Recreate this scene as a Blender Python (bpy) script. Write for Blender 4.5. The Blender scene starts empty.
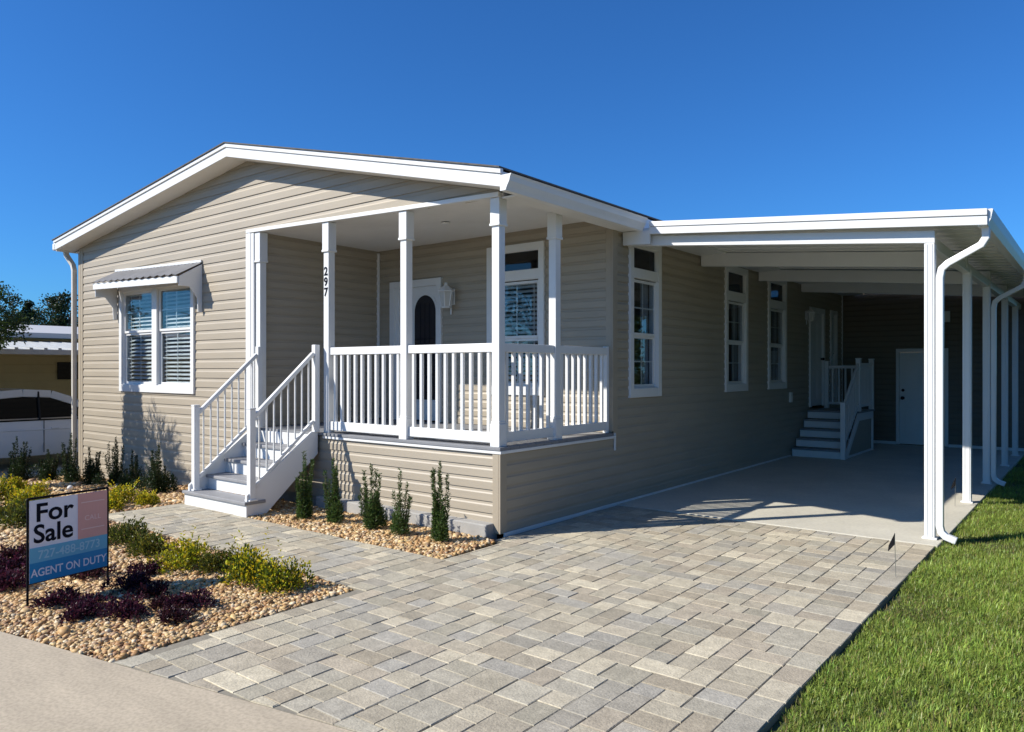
import bpy, bmesh, math, random
import numpy as np
from mathutils import Vector, Matrix

random.seed(7)
RNG = np.random.default_rng(11)
scene = bpy.context.scene
COL = scene.collection
R = math.radians

# ------------------------------------------------------------------ helpers
def setp(o, label=None, cat=None, group=None, kind=None):
    if label: o["label"] = label
    if cat: o["category"] = cat
    if group: o["group"] = group
    if kind: o["kind"] = kind
    return o

def thing(name, label, cat, loc=(0, 0, 0), group=None):
    o = bpy.data.objects.new(name, None)
    o.empty_display_size = 0.2
    COL.objects.link(o)
    o.location = loc
    return setp(o, label, cat, group)

ORIGIN = {}
def origin_of(o):
    v = Vector((0, 0, 0))
    while o is not None:
        v += o.location
        o = o.parent
    return v

def link(name, me, mat, parent=None):
    o = bpy.data.objects.new(name, me)
    COL.objects.link(o)
    if mat is not None and not me.materials:
        me.materials.append(mat)
    if parent is not None:
        o.parent = parent
    return o

class MB:
    """collects shapes (world coordinates) and links them as one mesh object"""
    def __init__(self):
        self.v = []; self.f = []
    def add(self, vs, fs):
        n = len(self.v)
        self.v += [tuple(p) for p in vs]
        self.f += [tuple(i + n for i in f) for f in fs]
        return self
    def quad(self, a, b, c, d):
        return self.add([a, b, c, d], [(0, 1, 2, 3)])
    def box(self, x0, y0, z0, x1, y1, z1):
        if x0 > x1: x0, x1 = x1, x0
        if y0 > y1: y0, y1 = y1, y0
        if z0 > z1: z0, z1 = z1, z0
        vs = [(x0, y0, z0), (x1, y0, z0), (x1, y1, z0), (x0, y1, z0),
              (x0, y0, z1), (x1, y0, z1), (x1, y1, z1), (x0, y1, z1)]
        return self.add(vs, [(3, 2, 1, 0), (4, 5, 6, 7), (0, 1, 5, 4), (1, 2, 6, 5), (2, 3, 7, 6), (3, 0, 4, 7)])
    def bar(self, p, q, w, h, up=(0, 0, 1)):
        """rectangular bar from p to q: w across, h along up"""
        p = Vector(p); q = Vector(q)
        d = (q - p).normalized(); up = Vector(up)
        s = d.cross(up).normalized(); u = s.cross(d).normalized()
        vs = []
        for c in (p, q):
            for a, b in ((-1, -1), (1, -1), (1, 1), (-1, 1)):
                vs.append(c + s * (a * w / 2) + u * (b * h / 2))
        return self.add(vs, [(3, 2, 1, 0), (4, 5, 6, 7), (0, 1, 5, 4), (1, 2, 6, 5), (2, 3, 7, 6), (3, 0, 4, 7)])
    def prism(self, pts, vec):
        """closed polygon pts swept along vec"""
        n = len(pts); vec = Vector(vec)
        vs = [Vector(p) for p in pts] + [Vector(p) + vec for p in pts]
        fs = [tuple(range(n))[::-1], tuple(range(n, 2 * n))]
        for i in range(n):
            j = (i + 1) % n
            fs.append((i, j, n + j, n + i))
        return self.add(vs, fs)
    def sweep(self, path, w, h, up=(0, 1, 0), n=4, round_=False):
        """tube along a path with constant cross-section"""
        path = [Vector(p) for p in path]; up = Vector(up)
        rings = []
        for i, p in enumerate(path):
            if i == 0: d = path[1] - p
            elif i == len(path) - 1: d = p - path[i - 1]
            else: d = (path[i + 1] - p).normalized() + (p - path[i - 1]).normalized()
            d.normalize()
            s = d.cross(up).normalized(); u = s.cross(d).normalized()
            ring = []
            if n == 4:
                cs = ((-w/2, -h/2), (w/2, -h/2), (w/2, h/2), (-w/2, h/2))
            else:
                cs = [(w/2*math.cos(2*math.pi*k/n), h/2*math.sin(2*math.pi*k/n)) for k in range(n)]
            for a, b in cs: ring.append(p + s * a + u * b)
            rings.append(ring)
        k = len(rings[0]); vs = [q for r in rings for q in r]; fs = []
        for i in range(len(rings) - 1):
            for j in range(k):
                a = i * k + j; b = i * k + (j + 1) % k
                fs.append((a, b, b + k, a + k))
        fs.append(tuple(range(k))[::-1]); fs.append(tuple(range((len(rings)-1)*k, len(rings)*k)))
        return self.add(vs, fs)
    def cyl(self, p, q, r0, r1=None, n=12):
        if r1 is None: r1 = r0
        p = Vector(p); q = Vector(q); d = (q - p).normalized()
        a = Vector((1, 0, 0)) if abs(d.x) < .9 else Vector((0, 1, 0))
        s = d.cross(a).normalized(); u = d.cross(s)
        vs = []
        for c, r in ((p, r0), (q, r1)):
            for k in range(n):
                t = 2 * math.pi * k / n
                vs.append(c + s * (r * math.cos(t)) + u * (r * math.sin(t)))
        fs = [(k, (k+1) % n, n + (k+1) % n, n + k) for k in range(n)]
        fs += [tuple(range(n))[::-1], tuple(range(n, 2*n))]
        return self.add(vs, fs)
    def lathe(self, c, prof, n=14, axis='z'):
        vs = []; fs = []
        for r, h in prof:
            for k in range(n):
                t = 2 * math.pi * k / n
                if axis == 'z': vs.append((c[0] + r*math.cos(t), c[1] + r*math.sin(t), c[2] + h))
                elif axis == 'x': vs.append((c[0] + h, c[1] + r*math.cos(t), c[2] + r*math.sin(t)))
                else: vs.append((c[0] + r*math.cos(t), c[1] - h, c[2] + r*math.sin(t)))
        m = len(prof)
        for i in range(m - 1):
            for k in range(n):
                a = i*n + k; b = i*n + (k+1) % n
                fs.append((a, b, b+n, a+n))
        fs.append(tuple(range(n))[::-1]); fs.append(tuple(range((m-1)*n, m*n)))
        return self.add(vs, fs)
    def mesh(self, name, off=(0, 0, 0)):
        me = bpy.data.meshes.new(name)
        ox, oy, oz = off
        me.from_pydata([(x-ox, y-oy, z-oz) for x, y, z in self.v], [], self.f)
        bm = bmesh.new(); bm.from_mesh(me)
        bmesh.ops.recalc_face_normals(bm, faces=bm.faces)
        bm.to_mesh(me); bm.free()
        return me
    def build(self, name, mat, parent=None, bevel=0.0, smooth=False):
        off = origin_of(parent) if parent is not None else Vector((0, 0, 0))
        o = link(name, self.mesh(name, off), mat, parent)
        if smooth:
            for p in o.data.polygons: p.use_smooth = True
        if bevel:
            b = o.modifiers.new("Bevel", 'BEVEL'); b.width = bevel; b.segments = 2
            b.limit_method = 'ANGLE'; b.angle_limit = R(40); b.harden_normals = False
        return o

def np_mesh(name, verts, quads, cols=None):
    verts = np.asarray(verts, dtype=np.float32).reshape(-1, 3)
    quads = np.asarray(quads, dtype=np.int32)
    k = quads.shape[1]
    me = bpy.data.meshes.new(name)
    me.vertices.add(len(verts)); me.vertices.foreach_set("co", verts.ravel())
    me.loops.add(quads.size); me.loops.foreach_set("vertex_index", quads.ravel())
    me.polygons.add(len(quads))
    me.polygons.foreach_set("loop_start", np.arange(0, quads.size, k, dtype=np.int32))
    me.update(calc_edges=True)
    if cols is not None:
        c = np.ones((len(verts), 4), dtype=np.float32); c[:, :3] = cols
        at = me.attributes.new("Col", 'FLOAT_COLOR', 'POINT')
        at.data.foreach_set("color", c.ravel())
    me.validate()
    me.polygons.foreach_set('use_smooth', np.zeros(len(me.polygons), dtype=bool))
    return me

def copy_tree(o, parent=None):
    c = o.copy(); COL.objects.link(c); c.parent = parent
    for ch in list(o.children): copy_tree(ch, c)
    return c

# ------------------------------------------------------------------ materials
def nodes_of(name):
    m = bpy.data.materials.new(name); m.use_nodes = True
    nt = m.node_tree
    return m, nt, nt.nodes["Principled BSDF"]

def mat(name, col, rough=.5, var=.0, scale=5.0, col2=None, bump=0.0, bscale=60.0, metal=0.0, spec=None, attr=False, stretch=None, speck=None):
    m, nt, b = nodes_of(name)
    b.inputs["Roughness"].default_value = rough
    b.inputs["Metallic"].default_value = metal
    if spec is not None: b.inputs["Specular IOR Level"].default_value = spec
    b.inputs["Base Color"].default_value = (*col, 1)
    tc = nt.nodes.new("ShaderNodeTexCoord")
    vec = tc.outputs["Object"]
    if stretch:
        mp = nt.nodes.new("ShaderNodeMapping"); mp.inputs["Scale"].default_value = stretch
        nt.links.new(vec, mp.inputs["Vector"]); vec = mp.outputs["Vector"]
    src = None
    if attr:
        a = nt.nodes.new("ShaderNodeAttribute"); a.attribute_name = "Col"; src = a.outputs["Color"]
    if var > 0 or col2 is not None:
        nz = nt.nodes.new("ShaderNodeTexNoise"); nz.inputs["Scale"].default_value = scale
        nz.inputs["Detail"].default_value = 6; nz.inputs["Roughness"].default_value = .65
        nt.links.new(vec, nz.inputs["Vector"])
        rp = nt.nodes.new("ShaderNodeValToRGB")
        rp.color_ramp.elements[0].position = .3; rp.color_ramp.elements[1].position = .7
        if col2 is not None:
            rp.color_ramp.elements[0].color = (*col2, 1); rp.color_ramp.elements[1].color = (*col, 1)
        else:
            rp.color_ramp.elements[0].color = (1-var,)*3 + (1,); rp.color_ramp.elements[1].color = (1+var,)*3 + (1,)
        nt.links.new(nz.outputs["Fac"], rp.inputs["Fac"])
        if col2 is not None and src is None:
            src = rp.outputs["Color"]
        else:
            mx = nt.nodes.new("ShaderNodeMix"); mx.data_type = 'RGBA'; mx.blend_type = 'MULTIPLY'
            mx.inputs["Factor"].default_value = 1
            if src is not None: nt.links.new(src, mx.inputs["A"])
            else: mx.inputs["A"].default_value = (*col, 1)
            nt.links.new(rp.outputs["Color"], mx.inputs["B"]); src = mx.outputs["Result"]
    if speck:
        n3 = nt.nodes.new("ShaderNodeTexNoise"); n3.inputs["Scale"].default_value = speck[0]; n3.inputs["Detail"].default_value = 3
        nt.links.new(tc.outputs["Object"], n3.inputs["Vector"])
        r3 = nt.nodes.new("ShaderNodeValToRGB"); r3.color_ramp.elements[0].position = .35; r3.color_ramp.elements[1].position = .62
        r3.color_ramp.elements[0].color = (1-speck[1],)*3 + (1,); r3.color_ramp.elements[1].color = (1+speck[1]*.6,)*3 + (1,)
        nt.links.new(n3.outputs["Fac"], r3.inputs["Fac"])
        m3 = nt.nodes.new("ShaderNodeMix"); m3.data_type = 'RGBA'; m3.blend_type = 'MULTIPLY'; m3.inputs["Factor"].default_value = 1
        if src is not None: nt.links.new(src, m3.inputs["A"])
        else: m3.inputs["A"].default_value = (*col, 1)
        nt.links.new(r3.outputs["Color"], m3.inputs["B"]); src = m3.outputs["Result"]
    if src is not None: nt.links.new(src, b.inputs["Base Color"])
    if bump > 0:
        n2 = nt.nodes.new("ShaderNodeTexNoise"); n2.inputs["Scale"].default_value = bscale
        n2.inputs["Detail"].default_value = 5
        nt.links.new(vec, n2.inputs["Vector"])
        bp = nt.nodes.new("ShaderNodeBump"); bp.inputs["Strength"].default_value = bump; bp.inputs["Distance"].default_value = .01
        nt.links.new(n2.outputs["Fac"], bp.inputs["Height"]); nt.links.new(bp.outputs["Normal"], b.inputs["Normal"])
    return m

def leaf_mat(name, trans=.35, rough=.45):
    m, nt, b = nodes_of(name)
    a = nt.nodes.new("ShaderNodeAttribute"); a.attribute_name = "Col"
    b.inputs["Roughness"].default_value = rough; b.inputs["Specular IOR Level"].default_value = .35
    nt.links.new(a.outputs["Color"], b.inputs["Base Color"])
    t = nt.nodes.new("ShaderNodeBsdfTranslucent"); nt.links.new(a.outputs["Color"], t.inputs["Color"])
    mx = nt.nodes.new("ShaderNodeMixShader"); mx.inputs["Fac"].default_value = trans
    out = nt.nodes["Material Output"]
    nt.links.new(b.outputs["BSDF"], mx.inputs[1]); nt.links.new(t.outputs["BSDF"], mx.inputs[2])
    nt.links.new(mx.outputs["Shader"], out.inputs["Surface"])
    return m

def glass_mat(name, tint=(.75, .82, .85), refl=1.0, base=.06):
    m = bpy.data.materials.new(name); m.use_nodes = True
    nt = m.node_tree; nt.nodes.remove(nt.nodes["Principled BSDF"])
    out = nt.nodes["Material Output"]
    tr = nt.nodes.new("ShaderNodeBsdfTransparent"); tr.inputs["Color"].default_value = (*tint, 1)
    gl = nt.nodes.new("ShaderNodeBsdfGlossy"); gl.inputs["Roughness"].default_value = .015
    ge = nt.nodes.new("ShaderNodeNewGeometry"); dp = nt.nodes.new("ShaderNodeVectorMath"); dp.operation = 'DOT_PRODUCT'
    nt.links.new(ge.outputs["Incoming"], dp.inputs[0]); nt.links.new(ge.outputs["Normal"], dp.inputs[1])
    ab = nt.nodes.new("ShaderNodeMath"); ab.operation = 'ABSOLUTE'; nt.links.new(dp.outputs["Value"], ab.inputs[0])
    om = nt.nodes.new("ShaderNodeMath"); om.operation = 'SUBTRACT'; om.inputs[0].default_value = 1; nt.links.new(ab.outputs[0], om.inputs[1])
    fr = nt.nodes.new("ShaderNodeMath"); fr.operation = 'POWER'; fr.inputs[1].default_value = 5; nt.links.new(om.outputs[0], fr.inputs[0])
    mt = nt.nodes.new("ShaderNodeMath"); mt.operation = 'MULTIPLY_ADD'; mt.use_clamp = True
    mt.inputs[1].default_value = refl; mt.inputs[2].default_value = base
    nt.links.new(fr.outputs[0], mt.inputs[0])
    mx = nt.nodes.new("ShaderNodeMixShader")
    nt.links.new(mt.outputs["Value"], mx.inputs["Fac"])
    nt.links.new(tr.outputs["BSDF"], mx.inputs[1]); nt.links.new(gl.outputs["BSDF"], mx.inputs[2])
    nt.links.new(mx.outputs["Shader"], out.inputs["Surface"])
    return m

M = dict(
    siding=mat("tan_vinyl", (.362, .312, .236), .5, var=.075, scale=2.2, bump=.05, bscale=25, stretch=(.4, .4, 3)),
    trim_tan=mat("tan_trim", (.36, .305, .225), .5, var=.04, scale=3),
    white=mat("white_paint", (.72, .72, .70), .38, var=.025, scale=3),
    white_metal=mat("white_metal", (.73, .735, .72), .33, var=.03, scale=2.5),
    soffit=mat("white_soffit", (.74, .73, .70), .55, var=.03, scale=4),
    shingle=mat("grey_shingle", (.10, .095, .09), .9, var=.3, scale=14, bump=.5, bscale=80),
    deck=mat("grey_deck", (.20, .205, .215), .6, var=.12, scale=6, stretch=(1, 12, 1)),
    tread=mat("grey_tread", (.25, .25, .255), .6, var=.1, scale=6),
    asphalt=mat("asphalt", (.055, .054, .052), .9, var=.2, scale=3, bump=.4, bscale=140),
    concrete=mat("pale_concrete", (.52, .49, .40), .85, var=.10, scale=1.3, bump=.12, bscale=90, speck=(40, .06)),
    block=mat("grey_footing", (.34, .33, .305), .9, var=.12, scale=6, bump=.3, bscale=60),
    street=mat("tan_street", (.45, .378, .272), .9, var=.13, scale=1.7, bump=.2, bscale=150, stretch=(1, 2.6, 1), speck=(55, .13)),
    paver=mat("paver", (1, 1, 1), .88, attr=True, var=.17, scale=11, bump=.4, bscale=90, speck=(70, .12)),
    sand=mat("joint_sand", (.24, .215, .165), .95, var=.2, scale=30),
    lawn=mat("lawn_soil", (.085, .10, .03), .95, col2=(.05, .055, .022), scale=1.5, bump=.6, bscale=40),
    gravelbase=mat("gravel_base", (.36, .25, .14), .95, col2=(.20, .13, .07), scale=38, bump=.8, bscale=45),
    stone=mat("river_stone", (1, 1, 1), .6, attr=True, var=.12, scale=60),
    leaf=leaf_mat("leaf"), grass=leaf_mat("grass_blade", .4, .4),
    bark=mat("bark", (.12, .085, .06), .9, var=.3, scale=12, bump=.6, bscale=30),
    stem=mat("plant_stem", (.13, .10, .05), .85, var=.2, scale=30),
    glass=glass_mat("window_glass", tint=(.86, .90, .92), refl=.9, base=.07),
    glass_dark=glass_mat("dark_glass", tint=(.25, .30, .34), refl=.9, base=.05),
    door_glass=mat("leaded_glass", (.012, .014, .022), .08, spec=.6),
    blind=mat("blind", (.78, .77, .74), .5),
    curtain=mat("curtain", (.34, .35, .36), .8),
    interior=mat("dim_interior", (.10, .09, .08), .9),
    black=mat("black_metal", (.010, .010, .011), .8, spec=.08),
    brass=mat("dark_knob", (.02, .018, .02), .3, metal=.8),
    lampglass=mat("frosted_glass", (.55, .55, .52), .25),
    awning=mat("grey_awning_metal", (.19, .19, .195), .5, var=.15, scale=5),
    galv=mat("weathered_metal", (.42, .43, .43), .55, var=.1, scale=3),
    pale_tan=mat("pale_tan_metal", (.58, .55, .49), .45, var=.04, scale=3),
    shed=mat("shaded_shed_siding", (.17, .14, .10), .6, var=.06, scale=2),  # tan darkened: the carport's deep shade is put into this colour
    sign_white=mat("sign_white", (.82, .80, .84), .45, var=.03, scale=8),
    sign_pink=mat("sign_pink", (.74, .38, .33), .5, var=.04, scale=8),
    sign_pale=mat("sign_pale_text", (.86, .62, .58), .5),
    sign_blue=mat("sign_blue", (.004, .25, .52), .45),
    sign_sky=mat("sign_light_blue", (.13, .45, .63), .45),
    sign_digit=mat("sign_faded_digit", (.36, .62, .74), .5),
    ink=mat("ink", (.006, .007, .014), .6, spec=.1),
    car=mat("car_paint", (.78, .79, .80), .2, spec=.6),
    carglass=mat("car_glass", (.004, .006, .007), .05, spec=.12),
    rubber=mat("rubber", (.015, .015, .015), .8),
    rim=mat("alloy", (.5, .5, .52), .3, metal=.9),
    red=mat("lens_red", (.35, .01, .01), .2),
    yellow=mat("yellow_siding", (.66, .53, .28), .6, var=.05, scale=2),
    plastic=mat("ivory_plastic", (.75, .73, .66), .4),
)

# ------------------------------------------------------------------ ground levels
def gz(x):
    """the yard falls gently away towards the neighbour on the left"""
    if x > -4: return 0.0
    if x > -10: return -.30 * (-4 - x) / 6
    if x > -11.5: return -.30 - .12 * (-10 - x) / 1.5
    return -.42
def street_y(x): return -3.683 + .19 * x
BX0 = .26          # left edge of the driveway

def ground():
    xs = sorted(set([-220, -120, -60, -30, -18, -14] + [-11.5 + .5*i for i in range(0, 17)] + [-3, -1, 1, 3.28, 5, 7, 10, 20, 60, 120, 220]))
    ys = [-220, -100, -40, -20, -10, -6, -4, -2, 0, 2, 5, 10, 15, 25, 50, 110, 220]
    m = MB()
    for x in xs:
        for y in ys: m.v.append((x, y, gz(x) - .035))
    n = len(ys)
    for i in range(len(xs)-1):
        for j in range(n-1):
            m.f.append((i*n+j, (i+1)*n+j, (i+1)*n+j+1, i*n+j+1))
    o = m.build("ground", M["lawn"]); setp(o, kind="structure")

ground()
# pale concrete walk along the asphalt street, at a slight angle to the house
m = MB()
xs = [-60, -30, -15, -11.5, -10, -8, -6, -4, -2, 0, 1, 2, 4, 8, 20, 60]
for i in range(len(xs)-1):
    a, b = xs[i], xs[i+1]
    za, zb = gz(a), gz(b)
    ya, yb = street_y(a), street_y(b)
    m.quad((a, ya, za), (b, yb, zb), (b, yb-2.4, zb), (a, ya-2.4, za))
    m.quad((a, ya, za-.12), (b, yb, zb-.12), (b, yb, zb), (a, ya, za))
    m.quad((a, ya-2.4, za-.12), (b, yb-2.4, zb-.12), (b, yb-2.4, zb), (a, ya-2.4, za))
setp(m.build("sidewalk", M["street"]), kind="structure")
m = MB()
for i in range(len(xs)-1):
    a, b = xs[i], xs[i+1]
    m.quad((a, street_y(a)-2.42, gz(a)-.02), (b, street_y(b)-2.42, gz(b)-.02), (b, street_y(b)-10, gz(b)-.02), (a, street_y(a)-10, gz(a)-.02))
setp(m.build("street", M["asphalt"]), kind="structure")
# carport slab
m = MB(); m.box(.02, 2.1, -.1, 3.30, 11.74, .012)
setp(m.build("carport_slab", M["concrete"], bevel=.006), kind="structure")
# neighbour's driveway
m = MB(); m.box(-16.2, -9, -.5, -10.6, 14, -.405)
setp(m.build("neighbour_driveway", M["concrete"]), kind="structure")

# pavers: courses run towards the carport, random lengths
def pavers():
    base = MB()
    base.prism([(BX0-.09, -.96, -.08), (BX0-.09, -.14, -.08), (.04, -.12, -.08), (.04, 2.098, -.08), (3.28, 2.098, -.08), (3.28, street_y(3.28)+.004, -.08), (BX0, street_y(BX0)+.004, -.08), (BX0, -1.93, -.08), (-4.05, -1.93, -.08), (-4.05, -.96, -.08)], (0, 0, .0795))
    setp(base.build("paving_bed", M["sand"]), kind="structure")
    pal = [(.32, .30, .245), (.355, .325, .26), (.30, .285, .25), (.37, .335, .27), (.34, .30, .235), (.41, .375, .30), (.315, .305, .28), (.35, .31, .25), (.47, .43, .34), (.31, .28, .225), (.345, .325, .275), (.33, .31, .27), (.36, .34, .285)]
    V = []; F = []; C = []
    def stone(x0, x1, y0, y1, col, clip=False):
        g = .0012 + random.random()*.0022; x0 += g; x1 -= g; y0 += g; y1 -= g
        if x1-x0 < .02 or y1-y0 < .02: return
        z = .006 + random.uniform(-.0022, .0022); tx = random.uniform(-.008, .008); ty = random.uniform(-.008, .008)
        cx, cy = (x0+x1)/2, (y0+y1)/2; e = .0035
        jit = lambda: random.uniform(-.0018, .0018)
        n = len(V)
        for k, (a, b, c, d, zz) in enumerate(((x0, x1, y0, y1, -.02), (x0, x1, y0, y1, z-.0035), (x0+e, x1-e, y0+e, y1-e, z))):
            for (x, y) in ((a, c), (b, c), (b, d), (a, d)):
                if clip: y = max(y, street_y(x)+.006+jit())
                V.append((x+jit(), y+jit(), zz + ((x-cx)*tx + (y-cy)*ty if k else 0)))
                C.append(col)
        for L in (0, 4):
            for i in range(4):
                j = (i+1) % 4; F.append((n+L+i, n+L+j, n+L+4+j, n+L+4+i))
        F.append((n+8, n+9, n+10, n+11))
    def colour():
        c = random.choice(pal); c = tuple(.12*m_ + .88*v for v, m_ in zip(c, (.375, .35, .295))); c = (c[0]*1.09, c[1]*1.05, c[2]*.95); k = random.uniform(.90, 1.12)
        return tuple(v*k for v in c)
    W = .158; WF = .142
    # border course along the lawn
    y = street_y(3.28)
    while y < 2.09:
        L = .235; stone(3.28-W, 3.28, y, min(y+L, 2.096), colour()); y += L
    # random three-size bond on a half-stone grid: no running joints
    U = WF/2; X1 = 3.28 - W; nx = int((X1+4.05)/U)+1; ny = int((2.096+4.7)/U)+1
    used = np.zeros((nx, ny), bool)
    sizes = [(2, 2), (2, 2), (2, 2), (2, 3), (3, 2), (3, 2), (2, 3), (3, 2), (4, 2), (3, 3)]
    for j in range(ny):
        for i in range(nx):
            if used[i, j]: continue
            run = 1
            while i+run < nx and not used[i+run, j] and run < 6: run += 1
            opts = [(p, q) for p, q in sizes if p <= run and run-p != 1] or [(min(run, 4), 2)]
            p, q = random.choice(opts)
            q = min(q, ny-j)
            while q > 1 and used[i:i+p, j:j+q].any(): q -= 1
            used[i:i+p, j:j+q] = True
            x1 = X1 - i*U; x0 = x1 - p*U; y1 = 2.096 - j*U; y0 = y1 - q*U
            xm = (x0+x1)/2; ym = (y0+y1)/2
            x0 = max(x0, -4.05)
            if xm > BX0: lo = street_y(x0)-.02
            else: lo = -1.93
            LX = .04 if ym > -.13 else BX0-.09
            hi = 2.096 if x1 > LX+.02 else -.96
            if xm <= BX0 and ym < -1.93: continue
            y0 = max(y0, lo); y1 = min(y1, hi)
            if x0 < BX0 < x1 and ym < -1.95: x0 = BX0
            if x0 < LX < x1 and ym > -.95: x0 = LX
            if y1-y0 < .03 or x1-x0 < .03: continue
            if xm > BX0 and y1 < street_y(x1)+.02: continue
            stone(x0, x1, y0, y1, colour(), clip=xm > BX0)
    me = np_mesh("pavers", V, F, np.array(C))
    setp(link("paver_driveway", me, M["paver"]), kind="structure")
pavers()

# ------------------------------------------------------------------ siding
PROF = ((0.0, .014), (.62, .0125), (.74, .006), (1.0, .002))
def siding(T, ulim, z0, z1, pitch, holes=()):
    """lap siding as real courses. T(u,z,n)->world; ulim(z)->(u0,u1); holes=(u0,u1,z0,z1)"""
    m = MB()
    cuts = sorted(set([h[2] for h in holes] + [h[3] for h in holes]))
    def strips(za, na, zb, nb):
        zz = [za] + [c for c in cuts if za + 1e-5 < c < zb - 1e-5] + [zb]
        for a, b in zip(zz[:-1], zz[1:]):
            fa = na + (nb-na)*(a-za)/(zb-za); fb = na + (nb-na)*(b-za)/(zb-za)
            mid = (a+b)/2
            la, lb = ulim(a), ulim(b)
            if la[0] >= la[1] and lb[0] >= lb[1]: continue
            if lb[0] > lb[1]: lb = (sum(lb)/2,)*2
            iv = [(la[0], la[1], lb[0], lb[1])]
            for h in holes:
                if h[2] <= mid <= h[3]:
                    nv = []
                    for (p, q, r, s) in iv:
                        if h[1] <= max(p, r) or h[0] >= min(q, s): nv.append((p, q, r, s)); continue
                        if h[0] > min(p, r): nv.append((p, h[0], r, h[0]))
                        if h[1] < max(q, s): nv.append((h[1], q, h[1], s))
                    iv = nv
            for (p, q, r, s) in iv:
                m.quad(T(p, a, fa), T(q, a, fa), T(s, b, fb), T(r, b, fb))
                m.quad(T(p, a, -.10), T(q, a, -.10), T(s, b, -.10), T(r, b, -.10))
    z = z0
    while z < z1 - 1e-4:
        prev = None
        for i in range(3):
            za = z + pitch*PROF[i][0]; zb = z + pitch*PROF[i+1][0]
            if za >= z1: break
            if zb > z1: zb = z1
            strips(za, PROF[i][1], zb, PROF[i+1][1])
        zt = z + pitch
        if zt < z1 - .01:      # underside of the next course
            strips_u = ulim(zt)
            iv = [strips_u] if strips_u[0] < strips_u[1] else []
            for h in holes:
                if h[2] < zt < h[3]:
                    nv = []
                    for p, q in iv:
                        if h[1] <= p or h[0] >= q: nv.append((p, q)); continue
                        if h[0] > p: nv.append((p, h[0]))
                        if h[1] < q: nv.append((h[1], q))
                    iv = nv
            for p, q in iv:
                m.quad(T(p, zt, .002), T(q, zt, .002), T(q, zt, .014), T(p, zt, .014))
        z = zt
    return m

def TF(y): return lambda u, z, n: (u, y - n, z)           # faces -Y (street)
def TS(x): return lambda u, z, n: (x + n, u, z)           # faces +X (carport)
def TL(x): return lambda u, z, n: (x - n, u, z)           # faces -X
def TB(y): return lambda u, z, n: (u, y + n, z)           # faces +Y

def tbox(m, T, u0, u1, z0, z1, n0, n1):
    a = T(u0, z0, n0); b = T(u1, z1, n1)
    return m.box(a[0], a[1], a[2], b[0], b[1], b[2])

# ------------------------------------------------------------------ the house
HX0 = -9.25; HY1 = 11.74
house = thing("house", "tan vinyl sided single storey house with white trim, gabled front and corner porch", "house", (0, 0, 0))
def zb(x):   # underside of the rake
    if x < -4.2: return 3.60 + (x+9.5)/5.3*.65
    return 4.25 - (x+4.2)/4.45*1.05

FW = (-7.72, -5.47, 1.23, 2.86)
def ul_front(z):
    lo, hi = HX0, 0.0
    if z > zb(HX0): lo = -9.5 + (z-3.60)/.65*5.3
    if z > zb(0): hi = -4.2 + (4.25-z)/1.05*4.45
    return (lo, hi)
def hdr(x): return 3.325 - .125*(x+4.2)/4.2      # underside of the porch header
PH = [(-4.2+.525*i, -4.2+.525*(i+1)+.0005, -2, hdr(-4.2+.525*(i+.5))+.02) for i in range(8)]
siding(TF(0), ul_front, -.36, 4.245, .13, [(FW[0]+.05, FW[1]-.05, FW[2]+.05, FW[3]-.02)] + PH).build("wall", M["siding"], house)
siding(TF(0), lambda z: (-4.2, 0.0), .10, .80, .112).build("skirting", M["siding"], house)
SW = [(2.41, 3.21), (5.29, 6.17), (7.11, 8.02)]
SZ = (1.235, 3.15)
sh = [(a+.05, b-.05, SZ[0]+.05, SZ[1]-.05) for a, b in SW] + [(-.01, 2.05, .80, 9), (9.42, 10.26, .80, 2.72), (10.80, 11.20, .9, 2.75)]
siding(TS(0), lambda z: (0.0, HY1), .03, 3.22, .112, sh).build("wall", M["siding"], house)
PY = 2.05; PX = -4.0
siding(TF(PY), lambda z: (PX, 0.0), .845, 3.34, .112, [(-3.66, -2.74, .84, 2.80), (-1.82, -1.0, 1.28, 3.11)]).build("wall", M["siding"], house)
siding(TS(PX), lambda z: (.12, PY), .845, 3.33, .112).build("wall", M["siding"], house)
siding(TL(HX0), lambda z: (0.0, HY1), -.42, 3.56, .13).build("wall", M["siding"], house)
siding(TB(HY1), lambda z: (HX0, 0.0), -.36, 3.22, .13).build("wall", M["siding"], house)
# dim inside: floor, ceiling and partition so nothing shows through
m = MB()
m.box(HX0+.12, .12, .70, PX-.12, HY1-.12, .74); m.box(PX-.12, PY+.12, .70, -.12, HY1-.12, .74)
m.box(HX0+.12, .12, 3.30, PX-.12, HY1-.12, 3.34); m.box(PX-.12, PY+.12, 3.36, -.12, HY1-.12, 3.40)
m.box(HX0+.2, 4.0, .74, -.2, 4.06, 3.3) ; m.box(-3.4, 4.1, .74, -3.34, HY1-.2, 3.3)
m.build("interior", M["interior"], house)
# corner boards
def corner_board(x, y, z0, z1, sx, sy):
    m = MB()
    m.box(x - sx*.07, y + sy*.0, z0, x + sx*.022, y + sy*.022, z1) if False else None
    m.box(min(x, x-sx*.075), min(y, y+sy*.022), z0, max(x, x-sx*.075), max(y, y+sy*.022), z1)
    m.box(min(x, x+sx*.022), min(y+sy*.022, y-sy*.075), z0, max(x, x+sx*.022), max(y+sy*.022, y-sy*.075), z1)
    return m.build("corner_board", M["trim_tan"], house, bevel=.004)
corner_board(HX0, 0, -.34, 3.56, -1, -1)
m = MB(); m.box(HX0+.078, -.02, -.34, HX0+.15, 0, 3.60); m.build('corner_board', M['trim_tan'], house, bevel=.003)
corner_board(0, 0, .03, .80, 1, -1)
m = MB(); m.box(-.075, PY-.022, .86, .0, PY, 3.29); m.box(0, PY-.022, .86, .022, PY+.085, 3.19)
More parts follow.
